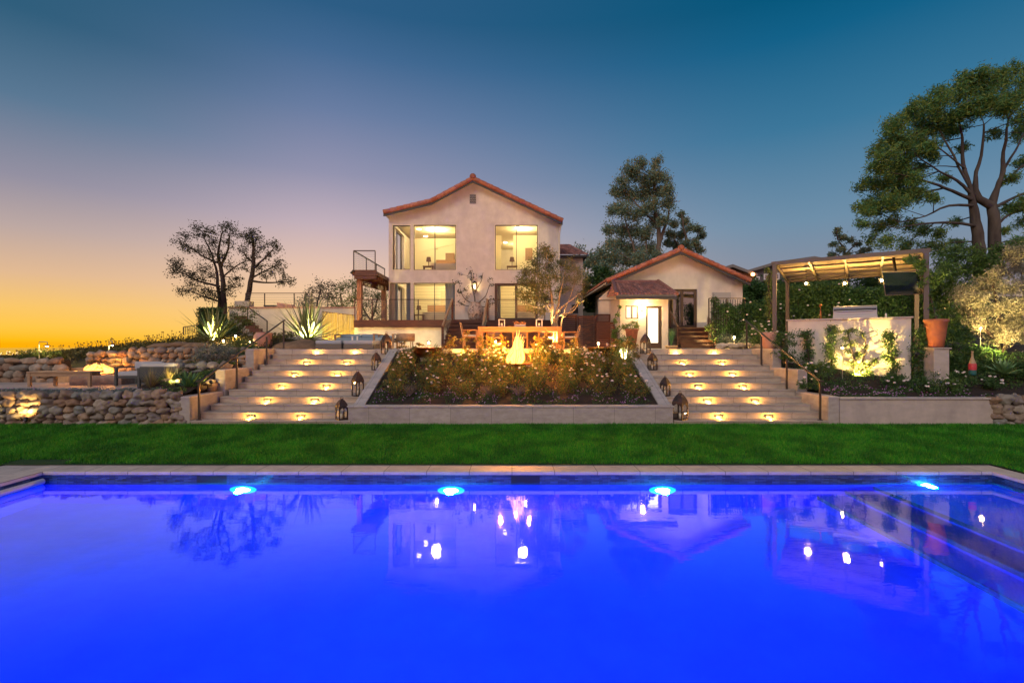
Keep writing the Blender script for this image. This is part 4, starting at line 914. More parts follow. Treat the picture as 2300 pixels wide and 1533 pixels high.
# ================================================================ OBJECTS
# --- metal lanterns on the stairs
def make_lantern(label, loc, w_, h, rz=PI/4):
    r = thing('metal_lantern', label, 'lantern', (0, 0, 0), 'dark metal candle lanterns on the stairs')
    b = w_/2; hb = h*.60; m = MB()
    m.box(-b, b, -b, b, 0, .03)
    for sx in (-1, 1):
        for sy in (-1, 1): m.box(sx*b-sx*.028, sx*b, sy*b-sy*.028, sy*b, .03, hb)
    m.box(-b-.006, b+.006, -b-.006, b+.006, hb, hb+.02)
    n = 8; ra = b-.028; zc_ = hb-ra
    for axis in (0, 1):
        for s in (-1, 1):
            for i in range(n):
                a0 = PI*i/n; a1 = PI*(i+1)/n; q = []
                for (u, z) in ((ra*math.cos(a0), zc_+ra*math.sin(a0)), (ra*math.cos(a1), zc_+ra*math.sin(a1)), (ra*math.cos(a1), hb), (ra*math.cos(a0), hb)):
                    q.append((u, s*(b-.004), z) if axis == 0 else (s*(b-.004), u, z))
                m.prism(q, (0, -s*.012, 0) if axis == 0 else (-s*.012, 0, 0))
    m.build('frame', LANTM, r, bevel=0)
    m = MB(); q = math.sqrt(2)
    m.lathe([(q*(b+.006), hb+.02), (q*b*.92, hb+.06*h/.6+.02), (q*b*.72, hb+.14*h/.6), (q*b*.42, hb+.205*h/.6), (q*b*.26, hb+.225*h/.6), (q*b*.26, hb+.245*h/.6), (0, hb+.25*h/.6)], (0, 0, 0), 4, PI/4, False)
    m.build('roof', LANTM, r)
    m = MB(); m.tube([(.045*math.cos(a), 0, hb+.27*h/.6+.03*math.sin(a)) for a in np.linspace(0, 2*PI, 13)], .006, 5); m.build('ring_handle', LANTM, r)
    MB().lathe([(0, .17), (.035, .168), (.036, .03), (0, .03)], (0, 0, 0), 12).build('candle', CANDLE, r)
    m = MB()
    for s in (-1, 1): m.add([(-b+.03, s*(b-.015), .03), (b-.03, s*(b-.015), .03), (b-.03, s*(b-.015), hb), (-b+.03, s*(b-.015), hb)], [(0,1,2,3)]); m.add([(s*(b-.015), -b+.03, .03), (s*(b-.015), b-.03, .03), (s*(b-.015), b-.03, hb), (s*(b-.015), -b+.03, hb)], [(0,1,2,3)])
    m.build('glass_pane', GLASS, r)
    r.location = loc; r.rotation_euler = (0, 0, rz); return r
LN = [(767.5,0,.25,.56,.75,'small lantern on the lowest tread of the left stairs'), (803.5,3,.26,.72,.82,'tall dark lantern on the fourth tread of the left stairs'),
      (845,7,.235,.58,.7,'small copper-tinged lantern on the upper left stairs'), (867.5,10,.27,.72,.8,'tall lantern at the top of the left stairs'),
      (1527.5,0,.30,.72,.7,'large lantern on the lowest tread of the right stairs'), (1494,3,.225,.56,.78,'small lantern on the fourth tread of the right stairs'),
      (1465.5,7,.235,.56,.72,'small lantern on the eighth tread of the right stairs'), (1449.5,10,.27,.70,.8,'tall lantern at the top of the right stairs by the annex')]
for px, k, w_, h, rz, lab in LN:
    D = stepD(k)+.20; make_lantern(lab, (XX(px, D), D, stepz(k)), w_, h, rz)

# --- flames
fm = bpy.data.materials.new('flame'); fm.use_nodes = True; t = fm.node_tree; t.nodes.clear()
o_ = t.nodes.new('ShaderNodeOutputMaterial'); e1 = t.nodes.new('ShaderNodeEmission'); e1.inputs[0].default_value = (1, .44, .09, 1); e1.inputs[1].default_value = 4.5
e2 = t.nodes.new('ShaderNodeEmission'); e2.inputs[0].default_value = (1, .30, .02, 1); e2.inputs[1].default_value = 1.6
tr = t.nodes.new('ShaderNodeBsdfTransparent'); lw = t.nodes.new('ShaderNodeLayerWeight'); lw.inputs[0].default_value = .5
x1_ = t.nodes.new('ShaderNodeMixShader'); x2_ = t.nodes.new('ShaderNodeMixShader'); r1 = t.nodes.new('ShaderNodeMapRange'); r1.inputs[1].default_value = .15; r1.inputs[2].default_value = .75; r2 = t.nodes.new('ShaderNodeMapRange'); r2.inputs[1].default_value = .6; r2.inputs[2].default_value = 1.0
t.links.new(lw.outputs['Facing'], r1.inputs[0]); t.links.new(lw.outputs['Facing'], r2.inputs[0])
t.links.new(r1.outputs[0], x1_.inputs[0]); t.links.new(e1.outputs[0], x1_.inputs[1]); t.links.new(e2.outputs[0], x1_.inputs[2])
t.links.new(r2.outputs[0], x2_.inputs[0]); t.links.new(x1_.outputs[0], x2_.inputs[1]); t.links.new(tr.outputs[0], x2_.inputs[2]); t.links.new(x2_.outputs[0], o_.inputs[0])
def flame(name, label, base, w_, h, n, lean, energy, sp=1.0):
    base = Vector(base); r = thing(name, label, 'flame', base); m = MB()
    for i in range(n):
        a = random.random()*2*PI; q = math.sqrt(random.random())*sp; cx = math.cos(a)*q; cy = math.sin(a)*q; hh = h*random.uniform(.55, 1.0)*(1-.38*q); rr = w_*random.uniform(.07, .12)
        b = base+Vector((cx*w_*.20*max(1, sp*1.3), cy*w_*.15, 0)); pts = []; rad = []; ph = random.random()*6; fl = random.uniform(-.05, .30)*w_
        for k in range(12):
            u = k/11; out = math.sin(PI*min(1, u*1.15)**.8)*.30*w_
            pts.append(b+Vector((cx*out+(lean*hh+fl)*u**1.8+.06*w_*math.sin(ph+u*8)*u, cy*out*.7+.04*w_*math.cos(ph+u*6), hh*u)))
            rad.append(rr*(.75+.9*math.sin(PI*min(1, u*1.2)))*(1-u)**.6+.002)
        m.tube(pts, rad, 8, False)
    m.build('flame_tongues', fm, r); [lamp('fire_glow', 'POINT', base+Vector((a*w_, b*w_, h*.72)), energy/3, (1, .34, .045), .03, r) for a, b in ((-.85, -.35), (.9, -.35), (.1, .8))]; return r
# --- copper bowls
def bowl(label, px, py, D, mat, rr=.55, depth=.36, hot=False):
    c = P(px, py, D); r = thing('copper_bowl', label, 'bowl', c-Vector((0, 0, depth)))
    m = MB(); pr = [(.0, -depth), (.18*rr/.5, -depth), (.36*rr/.5, -depth*.72), (.46*rr/.5, -depth*.38), (rr*.985, -.02), (rr+.02, -.02), (rr+.02, 0), (rr-.03, 0), (rr-.06, -.03), (rr*.8, -.10), (0, -.10)]
    m.lathe(pr, c, 32); m.build('bowl', mat, r)
    MB().box(c.x-.2, c.x+.2, c.y-.2, c.y+.2, c.z-depth-.9, c.z-depth+.01).build('pedestal', STUCCO2, r)
    return c
c = bowl('left copper water bowl among the white roses', 959, 780, 16.9, COPPER)
c = bowl('golden brass bowl in the right corner of the rose bed', 1354, 780, 17.0, COPPER2)
c = bowl('large copper fire bowl burning in the middle of the rose bed', 1157, 815, 15.84, COPPER, .54, .36)
flame('fire', 'tall bright flame leaning right above the central copper fire bowl', c+Vector((-.02, 0, -.06)), .52, 1.28, 42, .10, 1250)

# --- path lights and uplights
def path_light(label, px, py, D, zb, e=12, col=(1,.60,.20), grp='small path lights in the beds'):
    c = P(px, py, D); r = thing('path_light', label, 'garden light', (c.x, c.y, zb), grp)
    MB().tube([(c.x, c.y, zb), (c.x, c.y, c.z)], .010, 6).build('stem', M('pale_metal', (.45,.40,.34), .4, .6), r)
    MB().lathe([(0, .075), (.035, .07), (.085, .035), (.09, .03), (.0, .035)], c, 16).build('hat', BLACK, r)
    MB().ball(c+Vector((0, 0, 0)), .034, (1, 1, 1), 0, 1).build('bulb', BULB, r)
    lamp('bulb_light', 'POINT', c-Vector((0, .06, .03)), e*2, col, .035, r)
path_light('starry path light above the left copper bowl', 963, 769, 17.5, ZL, 26)
path_light('starry path light in front of the left leg of the dining table', 1113, 767, 17.5, ZL, 26)
path_light('path light just above the golden bowl', 1344, 771, 17.5, ZL, 20)
path_light('bright path light over pebbles beside the guest house steps', 1649, 757, 19.3, ZL, 30)
path_light('small path light below the left agave', 502, 765, 18.6, 2.6, 9)
path_light('small path light right of the left agave', 529, 754, 19.5, 2.7, 12)
path_light('small path light before the pink urns', 560, 768, 18.4, 2.55, 6)
path_light('small light beside the large agave and pink urns', 603, 753, 20.0, 2.7, 8)
path_light('low mushroom path light under the glowing olive shrub', 2202, 737, 16.6, 2.6, 9)
path_light('dark unlit path light on a tall stake against the barbecue wall', 1892, 781, 15.2, 1.6, 0.01)
def hook_light(label, px, py, D, zb, e=20, w=.30):
    c = P(px, py, D); r = thing('hook_lamp', label, 'garden light', (c.x-w, c.y, zb))
    m = MB(); m.tube(curve([(c.x-w, c.y, zb), (c.x-w, c.y, c.z+.10), (c.x-w+.07, c.y, c.z+.16), (c.x, c.y, c.z+.15), (c.x, c.y, c.z+.05)]), .013, 6); m.build('stem', M('pale_metal', (.45,.40,.34), .4, .6), r)
    MB().lathe([(0, .06), (.06, .045), (.12, 0), (.11, -.005), (0, .03)], c, 16).build('shade', M('brown_shade', (.25,.10,.03), .5), r)
    MB().ball(c-Vector((0, 0, .0)), .04, (1,1,.7), 0, 1).build('bulb', BULB, r); lamp('bulb_light', 'POINT', c-Vector((0, .05, .08)), e, (1, .68, .30), .04, r)
hook_light('hooked garden lamp standing behind the teak bench', 106, 777, 18.3, 2.1, 22)
hook_light('low flat garden lamp behind the stone steps', 252, 775, 18.8, 2.35, 12, .12)
def uplight(label, px, py, D, aim, e, col=(1,.70,.26), spot=95, ang=True):
    c = P(px, py, D); r = thing('uplight', label, 'spotlight', c-Vector((0, 0, .08)), 'spotlights hidden in the beds'); aim = Vector(aim); d = (aim-c).normalized()
    MB().tube([c-d*.07, c+d*.05], [.032, .045], 12).build('head', BLACK, r); MB().tube([c-Vector((0, 0, .12)), c-d*.03], .010, 5).build('stake', BLACK, r)
    MB().tube([c+d*.051, c+d*.056], [.036, .036], 12).build('lens', emat('uplight_lens', (1,.75,.35), 12), r)
    lamp('spot_beam', 'SPOT', c+d*.09, e*3, col, .03, r, spot=spot, blend=.7, aim=c+d*2)
uplight('spotlight at the foot of the stone wall on the left edge of the lawn', 58, 941, 12.9, P(52, 880, 13.3), 30, (1,.62,.2), 130)
uplight('spotlight between the ornamental grass and the succulent', 394, 861, 14.1, P(375, 830, 14.9), 40, (1,.66,.22), 120)
uplight('spotlight at the foot of the left agave', 478, 768, 19.3, P(474, 700, 20.4), 160, (1,.80,.35), 80)
uplight('left spotlight at the foot of the large agave', 677, 768, 19.6, P(674, 690, 20.7), 170, (1,.78,.35), 85)
uplight('right spotlight at the foot of the large agave', 705, 768, 19.6, P(716, 690, 20.9), 130, (1,.78,.35), 85)
uplight('spotlight below the shrub on the barbecue wall', 1926, 850, 15.1, P(1935, 770, 15.8), 260, (1,.66,.16), 120)
uplight('spotlight under the glowing olive shrub', 2250, 775, 14.9, P(2235, 680, 17.2), 260, (1,.68,.24), 125)
uplight('second spotlight under the olive shrub at the right edge', 2305, 775, 14.9, P(2290, 690, 17.2), 170, (1,.68,.24), 125)
uplight('spotlight beside the copper bowl shining on the deck base wall', 934, 779, 21.3, P(925, 750, 22.6), 28, (1,.70,.24), 150)
uplight('spotlight behind the grey sofa shining on the deck base wall', 826, 776, 21.7, P(828, 735, 22.7), 18, (1,.70,.24), 110)
uplight('spotlight behind the dining table lighting the small tree', 1238, 782, 19.6, P(1252, 640, 20.8), 330, (1,.68,.28), 90)
uplight('spotlight under the vines beside the guest house steps', 1597, 782, 20.6, P(1592, 730, 21.4), 60, (1,.72,.25), 100)
uplight('spotlight in front of the bamboo screen', 745, 778, 21.6, P(752, 720, 23.7), 190, (1,.72,.18), 115)
uplight('spotlight before the white retaining wall', 575, 768, 21.0, P(590, 725, 25), 220, (1,.72,.25), 110)
uplight('spotlight inside the pale lily clump beside the golden bowl', 1400, 806, 16.2, P(1392, 770, 17.2), 45, (1,.80,.4), 120)
uplight('spotlight low in the rose bed left of the fire bowl', 1040, 800, 16.9, P(1030, 780, 17.45), 45, (1,.6,.15), 130)
uplight('spotlight low in the rose bed right of the fire bowl', 1290, 800, 16.9, P(1280, 780, 17.45), 40, (1,.6,.15), 130)
uplight('spotlight low among the stones beside the left stairs', 474, 858, 14.1, P(470, 838, 14.6), 6, (1,.6,.15), 120)

# --- centre rose bed
def sbz(x, y): return bedz(x, y)
col_p = []
for j in range(3):
    col_p.append(bush('upright_shrub', f'x', 'shrub', (0, 0, 0), .17, .17, .95, 620, .055, 'warm', 16, group='upright leafy shrubs at the back of the rose bed', wd=.55, bottom=.05, sig=.55))
spots = [(905,17.0,.62,'upright shrub beside the top of the left sloping wall'), (940,17.3,.5,'low upright shrub behind the left copper bowl'), (1012,17.1,.85,'upright shrub right of the left copper bowl'), (1047,17.2,.95,'tall upright shrub below the left end chair'),
    (1078,17.0,.9,'upright shrub before the left leg of the dining table'), (1104,16.6,1.05,'upright shrub just left of the fire bowl'), (1128,17.1,.8,'low upright shrub directly behind the fire bowl'), (1205,16.7,1.0,'upright shrub just right of the flame'), (1230,17.0,.98,'tall upright shrub below the middle of the dining table'),
    (1262,17.1,.8,'upright shrub before the right leg of the dining table'), (1292,17.2,.78,'upright shrub left of the golden bowl'), (1412,17.0,.72,'upright shrub by the top of the right sloping wall'), (1388,17.2,.66,'upright shrub behind the golden bowl'), (1425,16.6,.7,'dark upright shrub along the right sloping wall')]
for i, (px, D, s, lab) in enumerate(spots):
    x = XX(px, D); loc = (x, D, sbz(x, D)-.02)
    if i < 3: r = col_p[i]; r.location = loc; r.rotation_euler = (0, 0, random.random()*6); r.scale = (1.1, 1.1, s); r['label'] = lab
    else: copy_tree(col_p[i % 3], loc, random.random()*6, lab, (random.uniform(1, 1.35), random.uniform(1, 1.3), s))
rp = [bush('rose_bush', 'x', 'rose bush', (0, 0, 0), .36, .34, .62, 1500, .042, 'rose', 30, flowers=f, fl=.040, group='rose bushes in the central bed', wd=.62, sig=.42) for f in (8, 3, 20, 1)]
rows = [(16.35, 8, 'back'), (15.55, 9, 'third'), (14.8, 9, 'second'), (14.1, 8, 'front')]
used = [False]*4
for yi, (Y, n, rn) in enumerate(rows):
    for i in range(n):
        x = -3.55+7.1*(i+.5*(yi % 2)*.6)/(n-.7)+random.uniform(-.12, .12); y = Y+random.uniform(-.14, .14)
        if abs(x-.1) < .45 and 15.5 < y < 16.6: x += .62 if x > .1 else -.62
        k = random.choice([0, 0, 1, 2, 2] if yi < 2 else [1, 3, 3, 0, 1]); s = random.uniform(.9, 1.25)*(1.05 if yi < 2 else .9)
        lab = f'rose bush in the {rn} row of the central bed, {ORD[i]} from the left'
        loc = (x, y, sbz(x, y)-.02)
        if not used[k]: used[k] = True; rp[k].location = loc; rp[k].scale = (s, s, s); rp[k]['label'] = lab
        else: copy_tree(rp[k], loc, random.random()*6, lab, s)
for x, y, s, lab in ((-.42, 15.2, .72, 'rose bush just in front of the copper fire bowl, left one'), (.55, 15.25, .72, 'rose bush just in front of the copper fire bowl, right one')): copy_tree(rp[0], (x, y, sbz(x, y)), 1.3+x, lab, s)
for k in range(4):
    if not used[k]:
        for c_ in list(rp[k].children): bpy.data.objects.remove(c_)
        bpy.data.objects.remove(rp[k])
blade_plant('lily_clump', 'pale strap-leaved clump lit up right of the golden bowl', 'plant', P(1402, 806, 16.3)-Vector((0, 0, .25)), 34, .85, .045, M('pale_blade', (.5,.5,.3), .5, island=[(.45,.45,.28),(.3,.36,.15),(.55,.52,.36)]), (25, 80), .5)
# low bare shrubs at the front of the bed
def twig_shrub(label, base, r_, h, n=70):
    base = Vector(base); t = thing('bare_shrub', label, 'shrub', base, 'low leafless shrubs at the front of the rose bed'); m = MB()
    for i in range(n):
        a = random.random()*2*PI; e = base+Vector((math.cos(a)*r_*random.uniform(.3, 1), math.sin(a)*r_*random.uniform(.3, 1), h*random.uniform(.5, 1))); md = base.lerp(e, .5)+Vector((random.uniform(-.05, .05), random.uniform(-.05, .05), .04))
        m.tube([base, md, e], [.006, .004, .002], 3, False)
    m.build('twigs', M('grey_twig', (.22,.17,.13), .8), t)
for px, y, lab in ((920,14.0,'bare twiggy shrub in the left part of the rose bed'), (1100,13.95,'bare twiggy shrub below the fire bowl, left of centre'), (1165,13.9,'bare twiggy shrub below the fire bowl, at centre')):
    x = XX(px, y); twig_shrub(lab, (x, y, sbz(x, y)), .30, .38)
# ground cover
def cover(name, label, x0, x1, y0, y1, zf, n, leaf, mat, nf, pet, hmax=.10, mask=None):
    x = rng.uniform(x0, x1, n); y = rng.uniform(y0, y1, n); pn = np.array([noise.noise(Vector((a*2.2, b*2.2, 4))) for a, b in zip(x, y)]); k = pn > -.12; x, y, pn = x[k], y[k], pn[k]
    z = np.array([zf(a, b) for a, b in zip(x, y)])+rng.uniform(0, hmax, len(x))*(.5+pn)
    t = leaf_obj(name, np.stack([x, y, z], 1), leaf, leaf*.6, FOLC[mat], None); setp(t, label, 'ground cover', kind='stuff')
    fx = []; m = MB()
    for i in range(nf):
        q = random.randrange(len(x)); m.ball((x[q]+random.uniform(-.03, .03), y[q], z[q]+.04), .018, (1, 1, .6), .2, 0)
    o = m.build('small_flowers', pet, None); setp(o, label.replace('low', 'tiny blooms over the low'), 'flowers', kind='stuff')
cover('ground_cover', 'low purple flowering ground cover along the front of the rose bed', -3.95, 3.95, 13.45, 14.3, sbz, 9000, .035, 'dark', 330, PETALP)
cover('ground_cover', 'low creeping leaves across the middle of the rose bed', -3.95, 3.95, 14.2, 17.3, sbz, 12000, .05, 'rose', 60, PETALW, .16)
cover('ground_cover', 'low purple and white ground cover behind the right planter wall', 8.9, 13.2, 13.45, 14.4, rbz, 7000, .035, 'dark', 260, PETALP)
cover('ground_cover', 'low dark leaf cover in the right garden bed', 9.0, 20, 14.2, 18.5, rbz, 22000, .06, 'dark', 40, PETALW, .22)
cover('ground_cover', 'low mat of grey green plants on the rim of the fire terrace', -15.8, -9.4, 13.35, 13.85, lambda x, y: 1.38, 9000, .035, 'silver', 60, PETALP, .10)
cover('ground_cover', 'low leaf cover in the bed beside the left cheek wall', -10.5, -9.0, 13.5, 18.2, lbz, 9000, .05, 'mid', 10, PETALW, .14)

# --- dining table and chairs
TD = 19.0; tx0, tx1 = XX(1073, TD), XX(1262, TD); ztt = ZZ(733, TD)
t = thing('dining_table', 'long teak dining table with thick slab ends on the upper terrace', 'table', ((tx0+tx1)/2, TD+.5, ZL))
MB().box(tx0, tx1, TD, TD+1.05, ztt-.075, ztt).build('table_top', TEAK, t, bevel=.006)
for x in (tx0+.015, tx1-.155): MB().box(x, x+.14, TD+.02, TD+.14, ZL, ztt-.078).build('leg', TEAK, t, bevel=.005); MB().box(x, x+.14, TD+.9, TD+1.02, ZL, ztt-.078).build('leg', TEAK, t, bevel=.005)
MB().box(tx0+.16, tx1-.16, TD+.04, TD+.08, ztt-.20, ztt-.08).build('apron', TEAK, t); MB().box(tx0+.16, tx1-.16, TD+.95, TD+.99, ztt-.20, ztt-.08).build('apron', TEAK, t)
def chair(label, loc, rz):
    r = thing('dining_chair', label, 'chair', (0, 0, 0), 'teak armchairs around the dining table')
    for x in (-.27, .27):
        MB().box(x-.025, x+.025, -.27, -.22, 0, .64).build('leg', TEAK, r); MB().box(x-.025, x+.025, .20, .25, 0, .60).build('leg', TEAK, r)
        MB().box(x-.03, x+.03, -.28, .27, .641, .668).build('armrest', TEAK, r, bevel=.006)
    MB().box(-.25, .25, -.24, .24, .40, .43).build('seat_frame', TEAK, r); MB().box(-.24, .24, -.22, .22, .432, .49).build('seat', CUSH, r, bevel=.015)
    m = MB(); 
    for x in (-.26, .22): m.hexa([(x, .24, .43), (x+.04, .24, .43), (x+.04, .27, .43), (x, .27, .43), (x, .34, .93), (x+.04, .34, .93), (x+.04, .37, .93), (x, .37, .93)])
    m.hexa([(-.22, .325, .86), (.22, .325, .86), (.22, .35, .86), (-.22, .35, .86), (-.22, .34, .92), (.22, .34, .92), (.22, .365, .92), (-.22, .365, .92)])
    m.build('back_frame', GTEAK, r); m = MB(); m.hexa([(-.22, .265, .52), (.22, .265, .52), (.22, .275, .52), (-.22, .275, .52), (-.22, .33, .85), (.22, .33, .85), (.22, .34, .85), (-.22, .34, .85)]); m.build('sling_back', M('brown_sling', (.22,.14,.10), .8), r)
    r.location = loc; r.rotation_euler = (0, 0, rz); return r
c0 = chair('teak armchair at the left end of the dining table', (XX(1056, TD+.4), TD+.5, ZL), PI/2)
c0.scale = (1.1, 1.1, 1.12)
for lab, px, dy, rz in (('teak armchair at the right end of the dining table', 1280, .5, -PI/2), ('far side chair at the left of the dining table', 1110, 1.3, 0), ('far side chair at the middle of the dining table, behind the flame', 1168, 1.3, 0), ('far side chair at the right of the dining table', 1226, 1.3, 0)):
    copy_tree(c0, (XX(px, TD+dy), TD+dy, ZL), rz, lab, (1.1, 1.1, 1.0))
def table_lantern(label, px):
    c = P(px, 733, TD+.5); c.z = ztt; t = thing('table_lantern', label, 'lantern', c); m = MB(); w_ = .11; h = .28
    for sx in (-1, 1):
        for sy in (-1, 1): m.box(c.x+sx*w_-.016, c.x+sx*w_+.016, c.y+sy*w_-.016, c.y+sy*w_+.016, c.z, c.z+h)
    m.box(c.x-w_, c.x+w_, c.y-w_, c.y+w_, c.z, c.z+.025); m.box(c.x-w_-.02, c.x+w_+.02, c.y-w_-.02, c.y+w_+.02, c.z+h, c.z+h+.02); m.build('frame', WHITE, t); MB().lathe([(0,.15),(.04,.148),(.04,.026),(0,.026)], c, 12).build('candle', CANDLE, t)
table_lantern('white square lantern on the left part of the dining table', 1127); table_lantern('white square lantern on the right part of the dining table', 1211)
c = P(1168, 733, TD+.5); c.z = ztt; t = thing('table_planter', 'grey trough planter with orange succulents in the middle of the dining table', 'planter', c); MB().box(c.x-.22, c.x+.22, c.y-.08, c.y+.08, c.z, c.z+.10).build('trough', M('blue_grey_trough', (.35,.36,.42), .6), t, bevel=.008)
C, _ = clump_pts([c+Vector((random.uniform(-.18, .18), 0, .14)) for _ in range(9)], [.1]*9, 260, .4); C[:, 2] = np.maximum(C[:, 2], c.z+.1); leaf_obj('succulents', C, .05, .03, M('orange_leaf', (.5,.2,.08), .6, island=[(.6,.22,.07),(.45,.28,.12)]), t)

# --- lounge seating on the left of the upper terrace
def ottoman(label, a, b, D):
    x0, x1 = XX(a, D), XX(b, D); t = thing('ottoman', label, 'ottoman', ((x0+x1)/2, D+.45, ZL), 'low grey ottomans on the upper terrace'); MB().box(x0, x1, D, D+.95, ZL+.01, ZL+.17).build('wicker_base', WICK, t, bevel=.02)
    m = MB(); m.box(x0-.005, x1+.005, D-.01, D+.96, ZL+.172, ZL+.325); m.build('cushion', CUSH, t, bevel=.05)
ottoman('left grey ottoman at the top of the left stairs', 708, 767, 18.25); ottoman('right grey ottoman at the top of the left stairs', 771, 838, 18.2)
def lounge(name, label, x0, x1, y0, y1, z, frame, cush, cat='sofa', arm=True, back='far', bh=.62, n=2):
    t = thing(name, label, cat, ((x0+x1)/2, (y0+y1)/2, z))
    for x in (x0, x1-.07):
        for y in (y0, y1-.07): MB().box(x, x+.07, y, y+.07, z, z+(.55 if arm else .36)).build('leg', frame, t, bevel=.005)
        if arm: MB().box(x-.005, x+.075, y0-.005, y1+.005, z+.552, z+.59).build('armrest', frame, t, bevel=.005)
    MB().box(x0+.075, x1-.075, y0+.02, y1-.02, z+.24, z+.30).build('seat_frame', frame, t)
    yb0, yb1 = (y1-.2, y1-.02) if back == 'far' else (y0+.02, y0+.2)
    MB().box(x0+.075, x1-.075, (y1-.05 if back == 'far' else y0), (y1-.02 if back == 'far' else y0+.03), z+.302, z+bh-.03).build('back_frame', frame, t)
    sy0, sy1 = (y0+.02, y1-.22) if back == 'far' else (y0+.22, y1-.02)
    for i in range(n):
        a = x0+.08+(x1-x0-.16)*i/n; b = x0+.08+(x1-x0-.16)*(i+1)/n-.01
        MB().box(a, b, sy0, sy1, z+.305, z+.45).build('seat_cushion', cush, t, bevel=.035); MB().box(a, b, yb0 if back != 'far' else yb0+.0, yb1-(.04 if back == 'far' else -.0)+(.04 if back != 'far' else 0), z+.452, z+bh+.08).build('back_cushion', cush, t, bevel=.045)
    return t
lounge('outdoor_sofa', 'blue grey outdoor sofa against the deck base wall', XX(752,20.6), XX(856,20.6), 20.5, 21.3, ZL, GTEAK, CUSHB, bh=.52)
t = lounge('armchair', 'grey armchair with a wooden back behind the top left lantern', XX(842,19.6), XX(888,19.6), 19.3, 20.1, ZL, GTEAK, CUSHB, 'armchair', n=1, bh=.45)
t = thing('armchair', 'armchair with a curved tan wooden back seen from the side', 'armchair', (XX(905,19.3), 19.4, ZL)); x0, x1 = XX(888,19.2), XX(926,19.2)
m = MB(); cc = Vector(((x0+x1)/2, 19.6, ZL)); n = 12
vs = []
for i in range(n+1):
    a = PI*1.02+PI*.96*i/n
    for r_, z in ((.36, .30), (.36, .60), (.33, .60), (.33, .30)): vs.append((cc.x+r_*math.cos(a), cc.y+r_*math.sin(a), ZL+z))
fs = []
for i in range(n):
    for k in range(4): fs.append((i*4+k, (i+1)*4+k, (i+1)*4+(k+1) % 4, i*4+(k+1) % 4))
m.add(vs, fs, True); m.build('curved_back', GTEAK, t)
MB().lathe([(0, .43), (.30, .42), (.33, .38), (.33, .27), (0, .27)], cc, 20).build('seat', CUSHB, t)
for a in (.6, 2.5, 3.8, 5.6): MB().tube([cc+Vector((.28*math.cos(a), .28*math.sin(a), 0)), cc+Vector((.28*math.cos(a), .28*math.sin(a), .27))], .02, 6).build('leg', GTEAK, t)
c = P(797, 780, 19.4); t = thing('candle_holder', 'pair of white candle cylinders standing beyond the right ottoman', 'candle holder', (c.x, c.y, ZL)); 
MB().box(c.x-.30, c.x+.30, c.y-.2, c.y+.2, ZL, ZL+.30).build('tray_table', GTEAK, t, bevel=.01)
for dx in (-.10, .10): MB().tube([(c.x+dx, c.y, ZL+.30), (c.x+dx, c.y, ZL+.50)], .035, 12).build('candle', WHITE, t)

# --- fire terrace furniture (left)
ZF = 1.385
bx_0, bx_1 = XX(60, 15.0), XX(166, 15.0); zt_ = ZZ(834, 15.0)
t = thing('teak_bench', 'backless teak bench beside the fire pit', 'bench', ((bx_0+bx_1)/2, 15.2, ZF))
MB().box(bx_0-.02, bx_1+.5, 15.0, 15.5, zt_-.05, zt_).build('seat', GTEAK, t, bevel=.008)
for x, y in ((bx_0, 15.02), (bx_1+.40, 15.02), (bx_0+.42, 15.42), (bx_1+.05, 15.42)): MB().box(x, x+.075, y, y+.075, ZF, zt_-.052).build('leg', GTEAK, t)
MB().box(bx_0+.08, bx_1+.4, 15.03, 15.06, zt_-.15, zt_-.055).build('apron', GTEAK, t); MB().box(bx_0+.08, bx_1+.4, 15.46, 15.49, zt_-.15, zt_-.055).build('apron', GTEAK, t)
fx0, fx1 = XX(155, 15.9), XX(272, 15.9); zt2 = ZZ(842, 15.9)
t = thing('fire_pit', 'square pink stone fire pit burning on the left terrace', 'fire pit', ((fx0+fx1)/2, 16.4, ZF)); MB().box(fx0, fx1, 15.9, 17.0, ZF-.05, zt2).build('stone_block', M('pink_stone', (.46,.35,.28), .8, col2=(.32,.23,.18), vs_=6, bump=.8, bs=12), t, bevel=.02)
MB().box(fx0+.5, fx1-.3, 16.2, 16.8, zt2+.002, zt2+.02).build('burner_tray', M('lava_rock', (.05,.03,.02), .9, bump=1, bs=25), t)
flame('fire', 'low spreading fire on the left stone fire pit', (XX(219, 16.4), 16.45, zt2+.02), .66, .52, 34, -.30, 80, 1.15)
lounge('outdoor_sofa', 'pale outdoor sofa seen from behind on the fire terrace', XX(268,15.5), XX(345,15.5), 15.3, 16.2, ZF, M('charcoal_frame', (.05,.06,.06), .5), CUSH, n=1, bh=.66)
t = lounge('outdoor_sofa', 'long grey daybed sofa with its back to the lawn, beside the grasses', XX(322,15.0), XX(412,15.0), 14.75, 15.55, ZF, M('charcoal_frame', (.05,.06,.06), .5), CUSH, back='near', n=1, bh=.66)
# --- plants beside the left stairs
blade_plant('ornamental_grass', 'dry ornamental grass clump in front of the daybed', 'grass clump', (XX(345,14.1), 14.0, 1.42), 170, .62, .014, DRYG, (40, 86), .45, fold=.1, group='dry grass clumps')
blade_plant('ornamental_grass', 'lit dry grass clump between daybed and green succulent', 'grass clump', (XX(378,14.6), 14.6, 1.5), 120, .62, .016, DRYG, (35, 86), .5, fold=.1, group='dry grass clumps')
blade_plant('succulent', 'green pointed succulent above the left cheek wall', 'succulent', (XX(421,13.9), 13.95, 1.45), 34, .62, .085, AGVG, (20, 80), .15)
bush('grey_shrub', 'silvery leaved shrub spilling over the stones beside the left stairs', 'shrub', (XX(487,16.3), 16.2, 2.0), .75, .5, .62, 3600, .045, 'silver', 34, wd=.7)
bush('green_shrub', 'small bright shrub beside the pink urns and handrail', 'shrub', (XX(545,17.6), 17.6, 2.42), .5, .3, .42, 1300, .05, 'ivy', 20)
